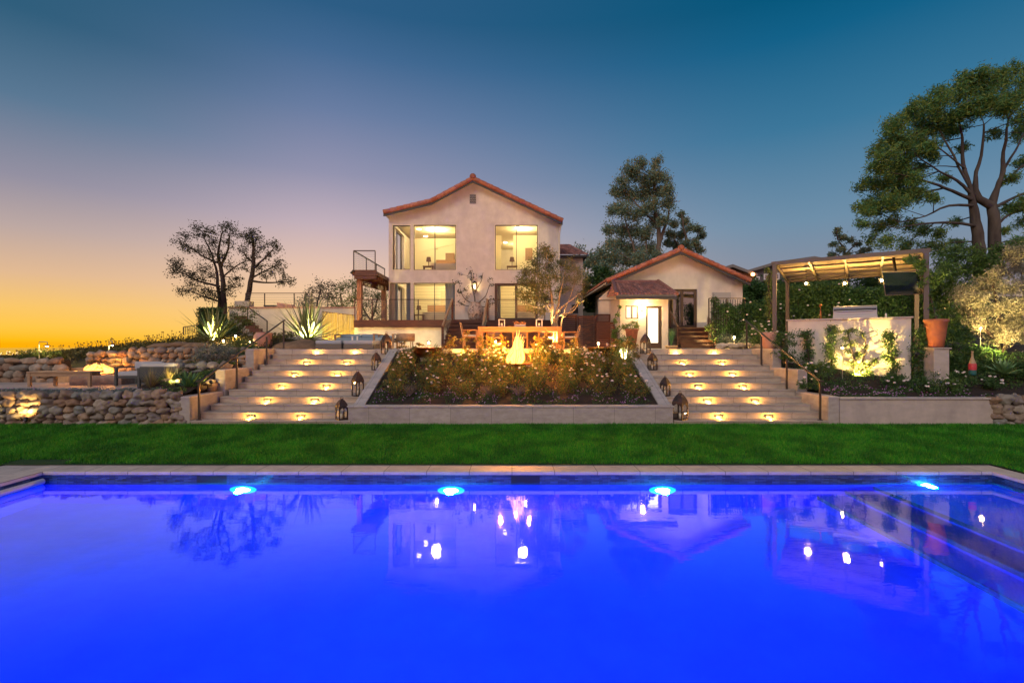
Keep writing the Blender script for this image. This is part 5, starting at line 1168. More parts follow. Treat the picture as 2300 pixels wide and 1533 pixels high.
blade_plant('succulent', 'small green succulent behind the handrail', 'succulent', (XX(572,17.7), 17.4, 2.45), 20, .42, .05, AGVG, (20, 80), .2)
bush('green_shrub', 'low flowering shrub hanging over the stones by the daybed', 'shrub', (XX(425,15.4), 15.9, 1.75), .45, .35, .45, 1500, .04, 'rose', 20, flowers=10, fl=.02)
blade_plant('agave', 'tall lit spiky agave on the left slope', 'agave', (XX(480,20), 20.0, 2.78), 46, 1.75, .105, AGV, (8, 86), .05)
blade_plant('agave', 'large brightly lit spiky agave behind the boulder', 'agave', (XX(692,20.4), 20.4, 2.80), 66, 2.0, .12, AGV, (4, 87), .05)
m = MB(); c = P(665, 783, 18.7); R = Matrix.Identity(3); m.ball((c.x, c.y+.3, ZL-.05), 1, (.95, .5, .42), .5, 2); o = m.build('boulder', BOULD, None, label='large tan boulder between the left stairs and the ottomans', cat='boulder')
m = MB(); c = P(615, 783, 19.2); m.ball((c.x, c.y+.3, ZL-.05), 1, (.45, .4, .26), .5, 2); m.build('boulder', BOULD, None, label='smaller low boulder left of the large tan boulder', cat='boulder')
m = MB()
for a, b, q in ((370,778,.7), (400,776,.55), (435,777,.65), (455,779,.4)): c = P(a, b, 18.2); m.ball(c, 1, (q, .35, .14), .45, 1)
m.build('flat_stones', BOULD, None, label='long flat sandstone slabs on top of the left retaining wall', cat='stone slab')
def lathed(name, label, cat, c, prof, mat, part='body', n=24):
    t = thing(name, label, cat, c); MB().lathe(prof, c, n).build(part, mat, t); return t
lathed('stone_urn', 'pinkish stone urn by the top of the left handrail', 'urn', Vector((XX(588,18.6), 18.6, ZL)), [(0,0),(.16,0),(.22,.12),(.30,.35),(.27,.52),(.2,.60),(.22,.63),(.15,.62),(0,.55)], POTP)
lathed('stone_column', 'short pinkish stone bollard right of the pink urn', 'bollard', Vector((XX(604,19.0), 19.0, ZL)), [(0,0),(.13,0),(.12,.55),(.14,.58),(.14,.62),(0,.64)], POTP)
t = thing('stone_urn', 'large aged stone urn between the lower windows of the main house', 'urn', (XX(1068,24.4), 24.4, zdeck)); MB().lathe([(0,0),(.22,0),(.34,.2),(.40,.48),(.37,.72),(.26,.90),(.25,.95),(.29,.99),(.24,1.0),(.2,.9),(0,.85)], (XX(1068,24.4), 24.4, zdeck-.02), 28).build('body', URN, t)
# espaliered vine rising from the urn
tree('espalier_vine', 'sparse espaliered vine on the house wall above the large urn', 24.75, [[(1068,690,0,4),(1066,668,.1,3),(1060,640,.2,2),(1058,615,.25,1)], [(1068,685,0,3),(1090,665,.1,2),(1100,640,.2,1.6)], [(1066,682,0,3),(1045,672,.1,2),(1034,650,.2,1.4)], [(1070,688,0,3),(1045,686,.1,1.6),(1028,678,.2,1)], [(1070,688,0,3),(1095,688,.1,1.6),(1108,675,.1,1)], [(1066,660,.1,2),(1080,632,.2,1.5),(1085,612,.2,1)]],
     [(1058,612,7),(1062,625,6),(1030,632,6),(1031,655,6),(1046,650,5),(1034,680,7),(1052,665,5),(1100,625,5),(1105,640,5),(1078,622,5),(1098,680,7),(1108,670,5),(1060,645,5),(1032,615,4)], .08, 420, 'sil', depth=.02, twigs=5, wd=.7, sig=.3, cl=1.7, cat='climbing plant', bark=M('vine_wood', (.12,.09,.07), .8))
lathed('tall_planter', 'tall tapered terracotta planter by the annex window', 'planter', Vector((XX(1419,19.9), 19.9, ZL)), [(0,0),(.15,0),(.25,.72),(.28,.74),(.28,.80),(.24,.80),(.22,.70),(0,.70)], POTT, 'pot')
bush('potted_shrub', 'leafy plant growing in the tall terracotta planter', 'shrub', (XX(1419,19.9), 19.9, ZL+.72), .34, .25, .42, 500, .07, 'ivy', 14, wd=.5)
bush('green_shrub', 'leafy shrub in front of the tall terracotta planter', 'shrub', (XX(1405,18.3), 18.3, ZL), .38, .3, .45, 900, .06, 'mid', 18)
tree('climbing_vine', 'thin climber on the left corner of the annex', 20.4, [[(1383,783,0,4),(1385,750,0,3),(1380,720,0,2),(1392,690,0,1)], [(1384,750,0,2),(1400,735,0,1.5),(1408,728,0,1)]], [(1383,770,9),(1380,752,9),(1386,738,8),(1380,722,8),(1388,705,7),(1392,690,6),(1402,735,7),(1378,745,8),(1390,765,8)], .10, 700, 'mid', depth=.08, twigs=5, sig=.3, cat='climbing plant')
blade_plant('potted_reeds', 'upright green reeds in a low tan pot beside the frosted door', 'plant', (XX(1508,20.2), 20.2, ZL+.12), 60, .78, .02, AGVG, (70, 89), .1)
lathed('low_pot', 'low tan pot holding the reeds beside the frosted door', 'pot', Vector((XX(1508,20.2), 20.2, ZL)), [(0,0),(.2,0),(.25,.08),(.24,.13),(0,.11)], M('tan_pot', (.5,.33,.17), .7), 'pot')
m = MB()
for i in range(46):
    px = random.uniform(1612, 1735); D = random.uniform(18.3, 19.2); m.ball((XX(px, D), D, ZL+random.uniform(.03, .17)), 1, (random.uniform(.10, .2), .12, random.uniform(.06, .10)), .35, 1)
m.build('pebble_border', M('pale_boulder', (.5,.4,.28), .8, island=[(.52,.42,.30),(.42,.32,.2),(.6,.5,.38)]), None, label='border of rounded pale rocks at the top of the right stairs', cat='rocks', kind='stuff')
bush('lavender_shrub', 'greyish lavender shrub behind the path light and pebbles', 'shrub', (XX(1645,20.3), 20.0, ZL), .8, .4, .55, 3000, .06, 'silver', 30, wd=.25)
bush('lavender_shrub', 'tall fine shrub behind the top of the right handrail', 'shrub', (XX(1700,20.0), 20.0, ZL), .75, .4, .75, 3000, .07, 'dark', 30, wd=.22)
bush('rose_bush', 'white rose bush beside the pink urn at the pergola post', 'rose bush', (XX(1722,17.6), 17.9, ZL+.1), .5, .4, .95, 1300, .05, 'mid', 22, flowers=14, fl=.05)
lathed('pink_urn', 'leaning pink terracotta urn at the left pergola post', 'urn', Vector((XX(1737,16.6), 16.9, ZL-.05)), [(0,0),(.14,0),(.2,.2),(.22,.5),(.28,.62),(.26,.64),(.2,.5),(0,.5)], POTP)
bush('dark_shrub', 'dark green shrub at the left end of the barbecue wall', 'shrub', (XX(1758,16.2), 16.1, 2.05), .36, .3, 1.15, 1800, .06, 'dark', 26, flowers=3, fl=.04)

# --- pergola with barbecue wall
A_ = Vector((9.28, 17.3, 0)); ux = Vector((3.32, -2.4, 0)).normalized(); uy = Vector((2.4, 3.32, 0)).normalized(); PLn, PDp = 4.1, 3.5
def pg(u, v, z): return Vector((A_.x+ux.x*u+uy.x*v, A_.y+ux.y*u+uy.y*v, z))
ang = math.atan2(ux.y, ux.x); Rg = Matrix.Rotation(ang, 3, 'Z')
pgo = thing('pergola', 'brown metal pergola with a sloping fabric roof over the barbecue counter', 'pergola', pg(2, 1.7, 2.3))
PM = M('pergola_metal', (.12,.10,.085), .5, .4)
for u, v, zt in ((0, 0, 5.48), (PLn, 0, 5.48), (0, PDp, 5.22), (PLn, PDp, 5.22)): MB().obox(pg(u, v, (2.2+zt)/2), .13, .13, zt-2.2, ang).build('post', PM, pgo, bevel=.006)
MB().obox(pg(PLn/2, 0, 5.54), PLn+.2, .10, .12, ang).build('front_beam', PM, pgo); MB().obox(pg(PLn/2, PDp, 5.28), PLn+.2, .10, .12, ang).build('rear_beam', PM, pgo)
RM = M('rafter_metal', (.30,.25,.18), .5, .3)
for u in (0.02, 1.05, 2.05, 3.05, PLn-.02): MB().bar(pg(u, .05, 5.52), pg(u, PDp-.05, 5.27), .06, .10).build('rafter', RM, pgo)
for v in (.9, 1.8, 2.65): MB().obox(pg(PLn/2, v, 5.53-.26*v/PDp), PLn-.1, .045, .05, ang).build('purlin', PM, pgo)
CLO = M('canopy_fabric', (.55,.45,.28), .85, col2=(.40,.31,.18), vs_=2, stretch=(1,3,1), trans=.15)
m = MB(); nu, nv = 24, 26; vs = []
for j in range(nv+1):
    for i in range(nu+1):
        u = PLn*i/nu; v = PDp*j/nv; q = pg(u, v, 5.60-.26*v/PDp+.035*abs(math.sin(v*3.5))*-1+.02*math.sin(u*3+v*2)); vs.append(q)
m.add(vs, [(j*(nu+1)+i, j*(nu+1)+i+1, (j+1)*(nu+1)+i+1, (j+1)*(nu+1)+i) for j in range(nv) for i in range(nu)], True); m.build('canopy', CLO, pgo)
for i, (u, zz, lab) in enumerate(((.82, 4.93, 'left'), (2.0, 4.85, 'middle'), (3.05, 4.87, 'right'))):
    c = pg(u, 1.55, zz); r = thing('pendant_light', f'{lab} caged globe pendant light under the pergola roof', 'pendant light', c, 'pendant lights under the pergola')
    MB().tube([c+Vector((0, 0, .13)), pg(u, 1.55, 5.45)], .007, 5).build('cord', BLACK, r); m = MB()
    for k in range(6):
        a = PI*k/6; m.tube([c+Vector((.105*math.cos(a)*math.cos(b), .105*math.sin(a)*math.cos(b), .105*math.sin(b))) for b in np.linspace(0, 2*PI, 15)], .003, 4, False)
    m.build('cage', BLACK, r); MB().ball(c, .04, (1,1,1.1), 0, 1).build('bulb', BULB, r); lamp('pendant_bulb', 'POINT', c+Vector((0,-.15,-.04)), 85, (1, .56, .15), .02, r)
# barbecue wall
W0 = Vector((9.58, 17.0, 0)); W1 = W0+ux*3.32; zw = 3.54
bw = thing('barbecue_wall', 'cream stucco barbecue counter wall with thin cap facing the rose garden', 'wall', (W0+W1)/2+Vector((0, 0, 1.2)))
MB().obox((W0+W1)/2+uy*.2+Vector((0, 0, (zw+1.1)/2)), 3.32, .40, zw-1.1-.08, ang).build('wall', STUCCO, bw, bevel=.01); MB().obox((W0+W1)/2+uy*.35+Vector((0, 0, zw-.02)), 3.44, .80, .045, ang).build('counter_cap', CAPM, bw, bevel=.006)
q0 = W0+ux*3.32+ux*.1; MB().obox(q0+ux*.32+uy*.25+Vector((0, 0, 1.85)), .66, .42, 1.45, ang).build('lower_wall', STUCCO, bw, bevel=.01)
def wl(px, off):   # point in front of the wall under photo column px
    k = (px-CX)/F; t = (k*(W0.y-uy.y*off)-(W0.x-uy.x*off))/(ux.x-k*ux.y); return W0+ux*t-uy*off
pc = Vector((XX(2106, 14.55), 14.6, 0)); pd = thing('stone_pedestal', 'pale square pedestal carrying the orange pot', 'pedestal', pc+Vector((0, 0, 1.4)))
MB().obox(pc+Vector((0, 0, 2.0)), .42, .42, 1.12, -.1).build('block', STUCCO2, pd, bevel=.01); MB().obox(pc+Vector((0, 0, 2.575)), .50, .50, .035, -.1).build('cap', CAPM, pd)
pt = thing('orange_pot', 'large glowing orange terracotta pot on the square pedestal', 'pot', pc+Vector((0, 0, 2.595))); MB().lathe([(0,0),(.18,0),(.23,.40),(.27,.74),(.30,.76),(.30,.84),(.26,.84),(.24,.72),(0,.70)], pc+Vector((0, 0, 2.595)), 28).build('pot', POTT, pt)
tree('climbing_vine', 'vine on a leaning pole rising from the orange pot to the pergola corner', 14.9, [[(2106,725,-.2,5),(2095,680,0,4),(2078,630,.1,3.4),(2062,580,.2,2.5)], [(2080,640,.1,2),(2070,620,0,1.4),(2074,600,0,1)]], [(2065,590,14),(2050,580,12),(2075,610,13),(2072,640,12),(2085,660,11),(2090,690,11),(2062,600,12),(2120,705,14),(2135,700,14),(2105,712,12),(2040,585,10),(2082,625,9)], .10, 1500, 'mid', depth=.12, twigs=5, sig=.3, cat='climbing plant')
uplight('spotlight in the vines shining on the orange pot', 2060, 795, 14.2, P(2098, 750, 14.6), 9, (1,.5,.12), 60)
# television and grill
tv = thing('television', 'large dark outdoor television hung under the right end of the pergola', 'television', P(2030, 640, 15.6))
ca, cb, cc_, cd = P(1988,664,15.9), P(2074,660,15.3), P(2066,609,15.05), P(1980,611,15.65); nn = (cb-ca).cross(cd-ca).normalized()
MB().prism([ca, cb, cc_, cd], -nn*.07 if nn.y < 0 else nn*.07).build('casing', M('tv_casing', (.30,.26,.22), .4, .5), tv)
off = (nn if nn.y < 0 else -nn)*.004; cm = (ca+cb+cc_+cd)/4; sc4 = [cm+(q-cm)*.95+off for q in (ca, cb, cc_, cd)]
MB().add(sc4, [(0,1,2,3)]).build('screen', M('tv_screen', (.008,.020,.030), .12, spec=.8), tv); MB().bar(cm+Vector((0, .2, .1)), cm+Vector((.1, .5, 1.0)), .06, .06).build('bracket', BLACK, tv)
gc = wl(1920, -.75); gr_ = thing('gas_grill', 'stainless gas grill hood on the barbecue counter', 'grill', gc+Vector((0, 0, zw)))
MB().obox(gc+Vector((0, 0, zw+.06)), 1.22, .55, .10, ang).build('body', M('stainless', (.45,.46,.48), .35, .9), gr_, bevel=.01)
pf = [(-.27, .0), (-.27, .16), (-.18, .30), (.10, .34), (.27, .28), (.27, 0)]
m = MB(); m.prism([gc-ux*.60+uy*a+Vector((0, 0, zw+.11+b)) for a, b in pf], ux*1.20); m.build('hood', M('stainless', (.45,.46,.48), .35, .9), gr_, bevel=.012)
MB().tube([gc-ux*.5-uy*.33+Vector((0,0,zw+.26)), gc+ux*.5-uy*.33+Vector((0,0,zw+.26))], .016, 8).build('handle', M('stainless', (.45,.46,.48), .35, .9), gr_); MB().obox(gc-uy*.30+Vector((0, 0, zw+.30)), 1.15, .03, .05, ang).build('trim_strip', BLACK, gr_)
cch = wl(1843, -.45); lathed('copper_finial', 'slender copper finial ornament on the left of the counter', 'ornament', cch+Vector((0, 0, zw+.005)), [(0,0),(.05,0),(.045,.05),(.02,.25),(.012,.42),(.05,.46),(.05,.49),(0,.53)], COPPER, n=12)
sh = wl(1990, -.3); t = thing('salt_shaker', 'small glass shaker on the right of the counter', 'shaker', sh+Vector((0, 0, zw+.005))); MB().lathe([(0,0),(.03,0),(.026,.11),(.015,.13),(0,.14)], sh+Vector((0,0,zw+.005)), 10).build('body', WHITE, t)
c = wl(1848, -.5); bush('potted_succulent', 'low spiky green plants along the left of the counter', 'plant', c+Vector((-.1, 0, zw)), .28, .14, .14, 260, .05, 'ivy', 10)
# espaliered shrubs in front of the barbecue wall
def climber(label, px, top, bot, w_, mat='mid', n=1300, fl=0, off=.28, D=None, leaf=.075):
    b = wl(px, off) if D is None else Vector((XX(px, D), D, 0)); Dd = b.y; cl = []; y = bot-8
    while y > top+6: cl.append((px+random.uniform(-.3, .3)*w_, y, w_*random.uniform(.42, .62))); y -= w_*.36
    cl += [(px+random.uniform(-.6, .6)*w_, top+w_*.4, w_*.5) for _ in range(2)]
    t = tree('climbing_shrub', label, Dd, [[(px-2, bot, 0, 5), (px+3, (top+bot)/2+20, 0, 4), (px-2, (top+bot)/2-15, 0, 3), (px, top+8, 0, 2)]], cl, leaf, n, mat, depth=.10, twigs=6, sig=.30, cat='shrub', group='climbing shrubs on the barbecue wall')
    if fl:
        m = MB()
        for i in range(fl):
            q = P(px+random.uniform(-w_, w_)*.7, random.uniform(top, bot), Dd-.2); m.ball(q, .035, (1,1,.7), .3, 0)
        m.build('blossoms', PETALW, t)
climber('climbing shrub on the left end of the barbecue wall', 1814, 740, 842, 26, 'dark', 1500)
climber('climbing shrub left of the bright spot on the barbecue wall', 1866, 728, 852, 26, 'mid', 1500)
climber('climbing shrub right of the bright spot on the barbecue wall', 2003, 742, 852, 28, 'mid', 1600)
climber('dark climbing shrub over the right end of the barbecue wall', 2064, 735, 862, 32, 'dark', 2200, off=.1)
tree('climbing_shrub', 'fan shaped shrub standing over the spotlight on the barbecue wall', wl(1928,.38).y, [[(1926,862,0,6),(1922,820,0,5),(1912,780,0,3),(1905,745,0,2)], [(1926,850,0,5),(1938,810,0,4),(1945,775,0,2.5),(1935,745,0,2)], [(1926,846,0,4),(1960,815,0,3),(1985,795,0,2)], [(1922,835,0,4),(1900,810,0,2)]],
     [(1905,748,13),(1918,742,11),(1935,752,12),(1912,775,13),(1925,795,14),(1940,780,10),(1915,815,13),(1945,820,14),(1965,810,10),(1925,838,12),(1905,790,10),(1980,738,9),(1990,742,9),(1955,838,9),(1898,760,9),(1880,745,9)], .075, 1500, 'ivy', depth=.12, twigs=6, sig=.26, cat='shrub')
for lab, px, D, s, f in (('white rose bush in front of the left climbing shrub', 1832, 15.0, .6, 16), ('white rose bush below the right climbing shrub', 2012, 14.2, .42, 6), ('white rose bush before the square pedestal', 2125, 14.0, .5, 8), ('white rose bush left of the bottle ornament', 2160, 14.3, .45, 5), ('low rose bush at the right end of the bed', 2225, 14.2, .4, 6), ('low rose bush behind the left end of the right planter wall', 1815, 14.2, .35, 4), ('dark rose bush before the pedestal', 2075, 13.9, .4, 4)):
    x = XX(px, D); bush('rose_bush', lab, 'rose bush', (x, D, rbz(x, D)), s*.8, s*.7, s, int(2600*s), .05, 'mid' if s > .45 else 'dark', 22, flowers=f, fl=.05, group='rose bushes in the right bed', wd=.6)
bush('dark_shrub', 'dark evergreen shrub right of the square pedestal', 'shrub', (XX(2148,15.2), 15.2, 1.7), .5, .4, 1.6, 4200, .075, 'dark', 40)
bush('dark_shrub', 'dark shrub mass behind the bottle ornament', 'shrub', (XX(2200,15.8), 15.8, 1.8), .9, .4, .75, 3500, .07, 'dark', 34)
bush('dark_shrub', 'low dark shrub right of the broad leaved succulent', 'shrub', (XX(2300,15.0), 15.0, 1.6), .6, .4, .55, 2400, .06, 'dark', 30)
blade_plant('succulent', 'broad leaved green succulent rosette in the right bed', 'succulent', (XX(2253,14.6), 14.6, 1.78), 34, .58, .15, M('broad_succulent', (.2,.35,.12), .45, island=[(.16,.32,.12),(.22,.38,.16),(.12,.26,.10)]), (12, 78), .12)
bo = Vector((XX(2184, 14.3), 14.3, 0)); bo.z = ZZ(842, 14.3); t = thing('bottle_ornament', 'bottle shaped garden ornament with a red round label', 'ornament', bo)
MB().lathe([(0,0),(.085,0),(.09,.04),(.09,.15)], bo, 18).build('teal_base', M('teal_glass', (.03,.14,.13), .3), t); MB().lathe([(.09,.151),(.095,.20),(.095,.31),(.085,.34)], bo, 18).build('red_label', M('red_label', (.55,.05,.06), .5), t)
MB().lathe([(.085,.341),(.06,.42),(.03,.52),(.022,.66),(.028,.67),(.028,.70),(0,.70)], bo, 18).build('neck', M('buff_neck', (.40,.30,.16), .6), t)
m = MB(); m.tube([bo+Vector((-.06+.12*i/14, -.092+.02*abs(i-7)/7, .26+.022*math.sin(i*1.5))) for i in range(15)], .004, 4); m.build('label_script', M('script_pink', (.8,.55,.5), .6), t)

# --- hedges
def hedge(name, label, pts, h, th, n, leaf, mat, fl=0, cat='hedge', zb=ZL, rough=.25):
    """pts: world xy polyline; leafy slab of height h"""
    a, b = Vector(pts[0]), Vector(pts[1]); d = b-a; nrm_ = Vector((-d.y, d.x, 0)).normalized(); t = thing(name, label, cat, ((a.x+b.x)/2, (a.y+b.y)/2, zb))
    u = rng.uniform(0, 1, n); v = rng.uniform(0, 1, n)**.8; s = rng.choice([-1, -1, -1, 1, 0], n)*.5+rng.normal(size=n)*.12
    top = np.array([1+rough*noise.noise(Vector((q*d.length*1.1, 3, zb)))+rough*.6*noise.noise(Vector((q*d.length*4, 7, zb))) for q in u])
    dep = np.array([noise.noise(Vector((q*d.length*2.0, w_*h*2.0, 8))) for q, w_ in zip(u, v)])*.5
    C = np.stack([a.x+d.x*u+nrm_.x*(s+dep)*th*-1, a.y+d.y*u+nrm_.y*(s+dep)*th*-1, zb+v*top*h], 1)
    cx = rng.choice([0, 1], n, p=[.8, .2])[:, None]; C += rng.normal(size=(n, 3))*.05
    leaf_obj('foliage', C, leaf, leaf*.5, FOLC[mat], t)
    m = MB()
    for i in range(int(d.length*2.2)):
        p = a+d*((i+.5)/(d.length*2.2)); p.z = zb; m.tube([p, p+Vector((random.uniform(-.2, .2), 0, h*.5)), p+Vector((random.uniform(-.3, .3), 0, h*.85))], [.03, .02, .008], 5, False)
    m.build('branches', BARK, t)
    if fl:
        m = MB()
        for i in range(fl):
            q = random.random(); p = a+d*q-nrm_*th*.8; p.z = zb+h*random.uniform(.3, 1); p.y -= .15; m.ball(p, .05, (1, 1, .7), .3, 0)
        m.build('blossoms', PETALW, t)
    return t
hedge('vine_hedge', 'dense climbing rose hedge on the railing right of the guest house steps', [(XX(1600,21.3), 21.3, 0), (XX(1735,20.6), 20.6, 0)], 1.95, .45, 15000, .09, 'dark', 10)
hedge('hedge', 'dark clipped hedge behind the left half of the pergola', [(XX(1735,22.5), 22.5, 0), (XX(1900,22.3), 22.3, 0)], 2.95, .6, 15000, .12, 'mid', 10, rough=.12)
hedge('hedge', 'dark clipped hedge behind the right half of the pergola', [(XX(1895,22.1), 22.1, 0), (XX(2110,20.5), 20.5, 0)], 2.75, .6, 15000, .12, 'dark', 3, rough=.15)
t = cable_rail('metal_railing', 'dark vertical bar railing supporting the climbing rose hedge', [(XX(1588,21.2), 21.0, 2.9), (XX(1668,21.2), 21.0, 2.9)], (0, .5, 1), h=1.75, n=3, cat='railing'); m = MB()
for i in range(16): x = XX(1588,21.2)+(XX(1668,21.2)-XX(1588,21.2))*i/15; m.box(x-.01, x+.01, 20.99, 21.01, 2.9, 4.6)
m.build('bars', BLACK, t)
bush('bright_vine', 'bright lit vine on the guest house stair rail', 'climbing plant', (XX(1594,21.0), 20.95, ZL+.55), .22, .15, .62, 500, .06, 'ivy', 12)
climber('yellow green vine hanging on the left pergola post', 1728, 600, 720, 15, 'ivy', 900, D=17.9, leaf=.07)

# --- trees
tree('small_tree', 'multi-stemmed small tree beside the dining table with a lit bare right side', 20.7,
     [[(1243,783,0,9),(1243,740,0,8),(1240,700,0,7),(1236,650,0,5),(1225,600,0,3)], [(1250,783,0,8),(1252,745,0,8),(1246,715,0,7),(1262,690,-.1,5),(1285,672,-.1,3),(1304,658,0,2)], [(1252,735,0,6),(1256,710,0,5),(1285,700,.1,4),(1300,684,.1,2.5),(1312,674,0,1.5)],
      [(1240,700,0,5),(1215,670,.1,4),(1190,640,.1,2)], [(1247,712,0,5),(1258,660,.1,4),(1268,610,.1,2.5),(1270,580,0,1.5)], [(1238,680,0,4),(1205,690,0,3),(1180,680,0,1.5)]],
     [(1215,568,17),(1225,560,14),(1200,590,18),(1185,610,18),(1210,615,20),(1235,600,20),(1172,635,17),(1195,640,20),(1222,640,22),(1250,620,18),(1180,665,17),(1205,668,20),(1232,668,18),(1190,690,14),(1215,698,13),(1260,590,14),(1275,600,12),(1240,575,14),(1165,655,12),(1255,650,14)],
     .08, 11000, 'gold', BARKL, depth=.8, twigs=10, sig=.24, wd=.45, twr=.7, cl=1.25)
tree('small_tree', 'pale leafless shrub tree catching the spotlight right of the small tree', 20.9, [[(1262,783,.1,5),(1262,720,.1,4),(1275,680,.1,3),(1290,640,.1,2)], [(1262,715,.1,4),(1285,695,.1,3),(1303,672,.1,2)]],
     [(1290,600,16),(1305,615,18),(1315,640,18),(1308,655,15),(1290,630,20),(1275,650,18),(1300,665,18),(1285,585,12),(1300,600,12),(1270,625,15),(1300,678,10)], .06, 4200, 'gold', BARKL, depth=.6, twigs=22, sig=.2, wd=.35, rt=1.1, twr=1.0)
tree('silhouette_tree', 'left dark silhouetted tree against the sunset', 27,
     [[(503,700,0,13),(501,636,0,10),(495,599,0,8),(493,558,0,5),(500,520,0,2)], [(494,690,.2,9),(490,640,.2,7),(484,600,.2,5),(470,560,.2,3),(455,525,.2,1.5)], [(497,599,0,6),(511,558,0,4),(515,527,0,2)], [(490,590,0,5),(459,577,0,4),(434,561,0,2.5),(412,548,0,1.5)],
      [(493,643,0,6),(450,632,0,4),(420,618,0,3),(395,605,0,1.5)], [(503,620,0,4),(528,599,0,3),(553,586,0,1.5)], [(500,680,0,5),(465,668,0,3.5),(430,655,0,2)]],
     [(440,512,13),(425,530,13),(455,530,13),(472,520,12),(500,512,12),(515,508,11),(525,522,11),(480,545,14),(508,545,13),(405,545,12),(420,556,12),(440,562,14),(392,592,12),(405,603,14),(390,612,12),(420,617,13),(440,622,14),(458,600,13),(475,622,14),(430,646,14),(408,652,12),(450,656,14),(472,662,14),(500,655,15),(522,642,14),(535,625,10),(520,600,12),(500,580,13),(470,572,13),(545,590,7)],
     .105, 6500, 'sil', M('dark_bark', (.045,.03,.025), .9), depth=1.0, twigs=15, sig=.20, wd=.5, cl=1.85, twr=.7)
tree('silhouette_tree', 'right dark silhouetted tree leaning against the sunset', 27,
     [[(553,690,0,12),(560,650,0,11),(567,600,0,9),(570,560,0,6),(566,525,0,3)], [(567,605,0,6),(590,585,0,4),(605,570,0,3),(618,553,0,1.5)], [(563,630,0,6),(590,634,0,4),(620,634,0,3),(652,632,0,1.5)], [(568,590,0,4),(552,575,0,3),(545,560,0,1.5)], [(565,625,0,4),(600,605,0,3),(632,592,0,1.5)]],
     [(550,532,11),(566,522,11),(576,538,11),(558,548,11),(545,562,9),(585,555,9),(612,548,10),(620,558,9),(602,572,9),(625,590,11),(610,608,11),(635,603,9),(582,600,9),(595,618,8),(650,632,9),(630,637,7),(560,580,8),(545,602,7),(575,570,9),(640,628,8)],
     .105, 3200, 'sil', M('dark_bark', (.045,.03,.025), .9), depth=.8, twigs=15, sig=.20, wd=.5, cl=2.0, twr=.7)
tree('eucalyptus_tree', 'tall eucalyptus behind the guest house', 45,
     [[(1470,640,0,14),(1475,580,0,12),(1480,530,0,10),(1472,470,0,8),(1465,400,0,4)], [(1480,545,0,8),(1492,515,0,7),(1503,470,0,4),(1500,430,0,2)], [(1440,640,0,8),(1430,580,0,6),(1415,530,0,4),(1400,480,0,2)], [(1474,500,0,5),(1440,470,0,4),(1415,440,0,2)], [(1450,650,0,7),(1455,590,0,5),(1450,530,0,3)], [(1430,590,0,4),(1395,570,0,3),(1370,550,0,1.5)]],
     [(1410,378,18),(1438,368,17),(1475,366,17),(1470,392,20),(1422,398,22),(1395,408,17),(1445,410,22),(1492,402,18),(1500,430,20),(1478,432,20),(1385,432,18),(1410,440,24),(1440,440,24),(1462,462,22),(1500,458,18),(1375,470,18),(1398,475,24),(1430,480,24),(1468,492,22),(1368,512,17),(1392,515,24),(1425,520,24),(1455,525,24),(1488,495,16),(1364,548,17),(1388,555,24),(1420,560,26),(1452,560,24),(1362,585,18),(1400,592,26),(1440,592,26),(1480,572,16),(1365,620,18),(1400,625,22)],
     .27, 32000, 'euc', M('euc_bark', (.16,.12,.09), .9), depth=2.0, twigs=10, sig=.26, wd=.3, droop=.25, cl=1.1)
tree('eucalyptus_tree', 'smaller feathery eucalyptus beside the guest house ridge', 48, [[(1545,640,0,8),(1548,560,0,6),(1535,510,0,4),(1530,480,0,2)], [(1548,570,0,5),(1562,540,0,3),(1570,515,0,1.5)], [(1540,570,0,4),(1515,540,0,3),(1505,520,0,1.5)]],
     [(1530,482,12),(1515,500,14),(1538,500,14),(1550,515,13),(1505,525,14),(1528,528,15),(1568,515,13),(1575,530,11),(1562,548,14),(1540,550,14),(1515,550,14),(1500,545,11),(1572,560,11),(1550,565,12)], .30, 6500, 'euc', M('euc_bark', (.16,.12,.09), .9), depth=1.2, twigs=7, sig=.26, wd=.3, droop=.2)
for lab, px, py, D, rx, h, n, mt in (('round grey green tree between the house wing and the guest house', 1330, 700, 36, 2.0, 5.0, 9000, 'euc'), ('dark shrub mass behind the left corner of the annex roof', 1345, 700, 30, 1.2, 2.6, 5000, 'dark'), ('dark bushes right of the guest house on the far slope', 1700, 690, 32, 2.2, 1.5, 7000, 'dark'), ('dark bushes on the slope left of the far houses', 1665, 690, 38, 2.2, 1.7, 6000, 'mid'),
                                     ('dense hillside tree behind the left pergola post', 1760, 700, 34, 2.8, 1.9, 7000, 'dark'), ('dark hillside shrubs behind the pergola roof, left part', 1850, 690, 36, 3.2, 2.0, 7000, 'dark'), ('dark hillside shrubs behind the pergola roof, right part', 1950, 690, 34, 3.0, 2.6, 7000, 'dark')):
    b = P(px, py, D); bush('hillside_tree', lab, 'tree', b, rx, rx*.8, h, n, .20, mt, 40, stems=9, bottom=.05)
outer = [(1938,448),(1930,405),(1958,372),(1962,330),(1998,305),(1998,262),(2038,238),(2075,222),(2108,195),(2150,172),(2190,158),(2230,152),(2272,142),(2312,150)]
pcl = []
for i, (a, b) in enumerate(outer):
    for k, q in ((0, 24), (.14, 28), (.29, 28), (.42, 22)):
        if k > .3 and random.random() < .5: continue
        pcl.append((a+(2190-a)*k+random.uniform(-8, 8)+12*(k == 0), b+(430-b)*k+random.uniform(-8, 8)+12*(k == 0), q))
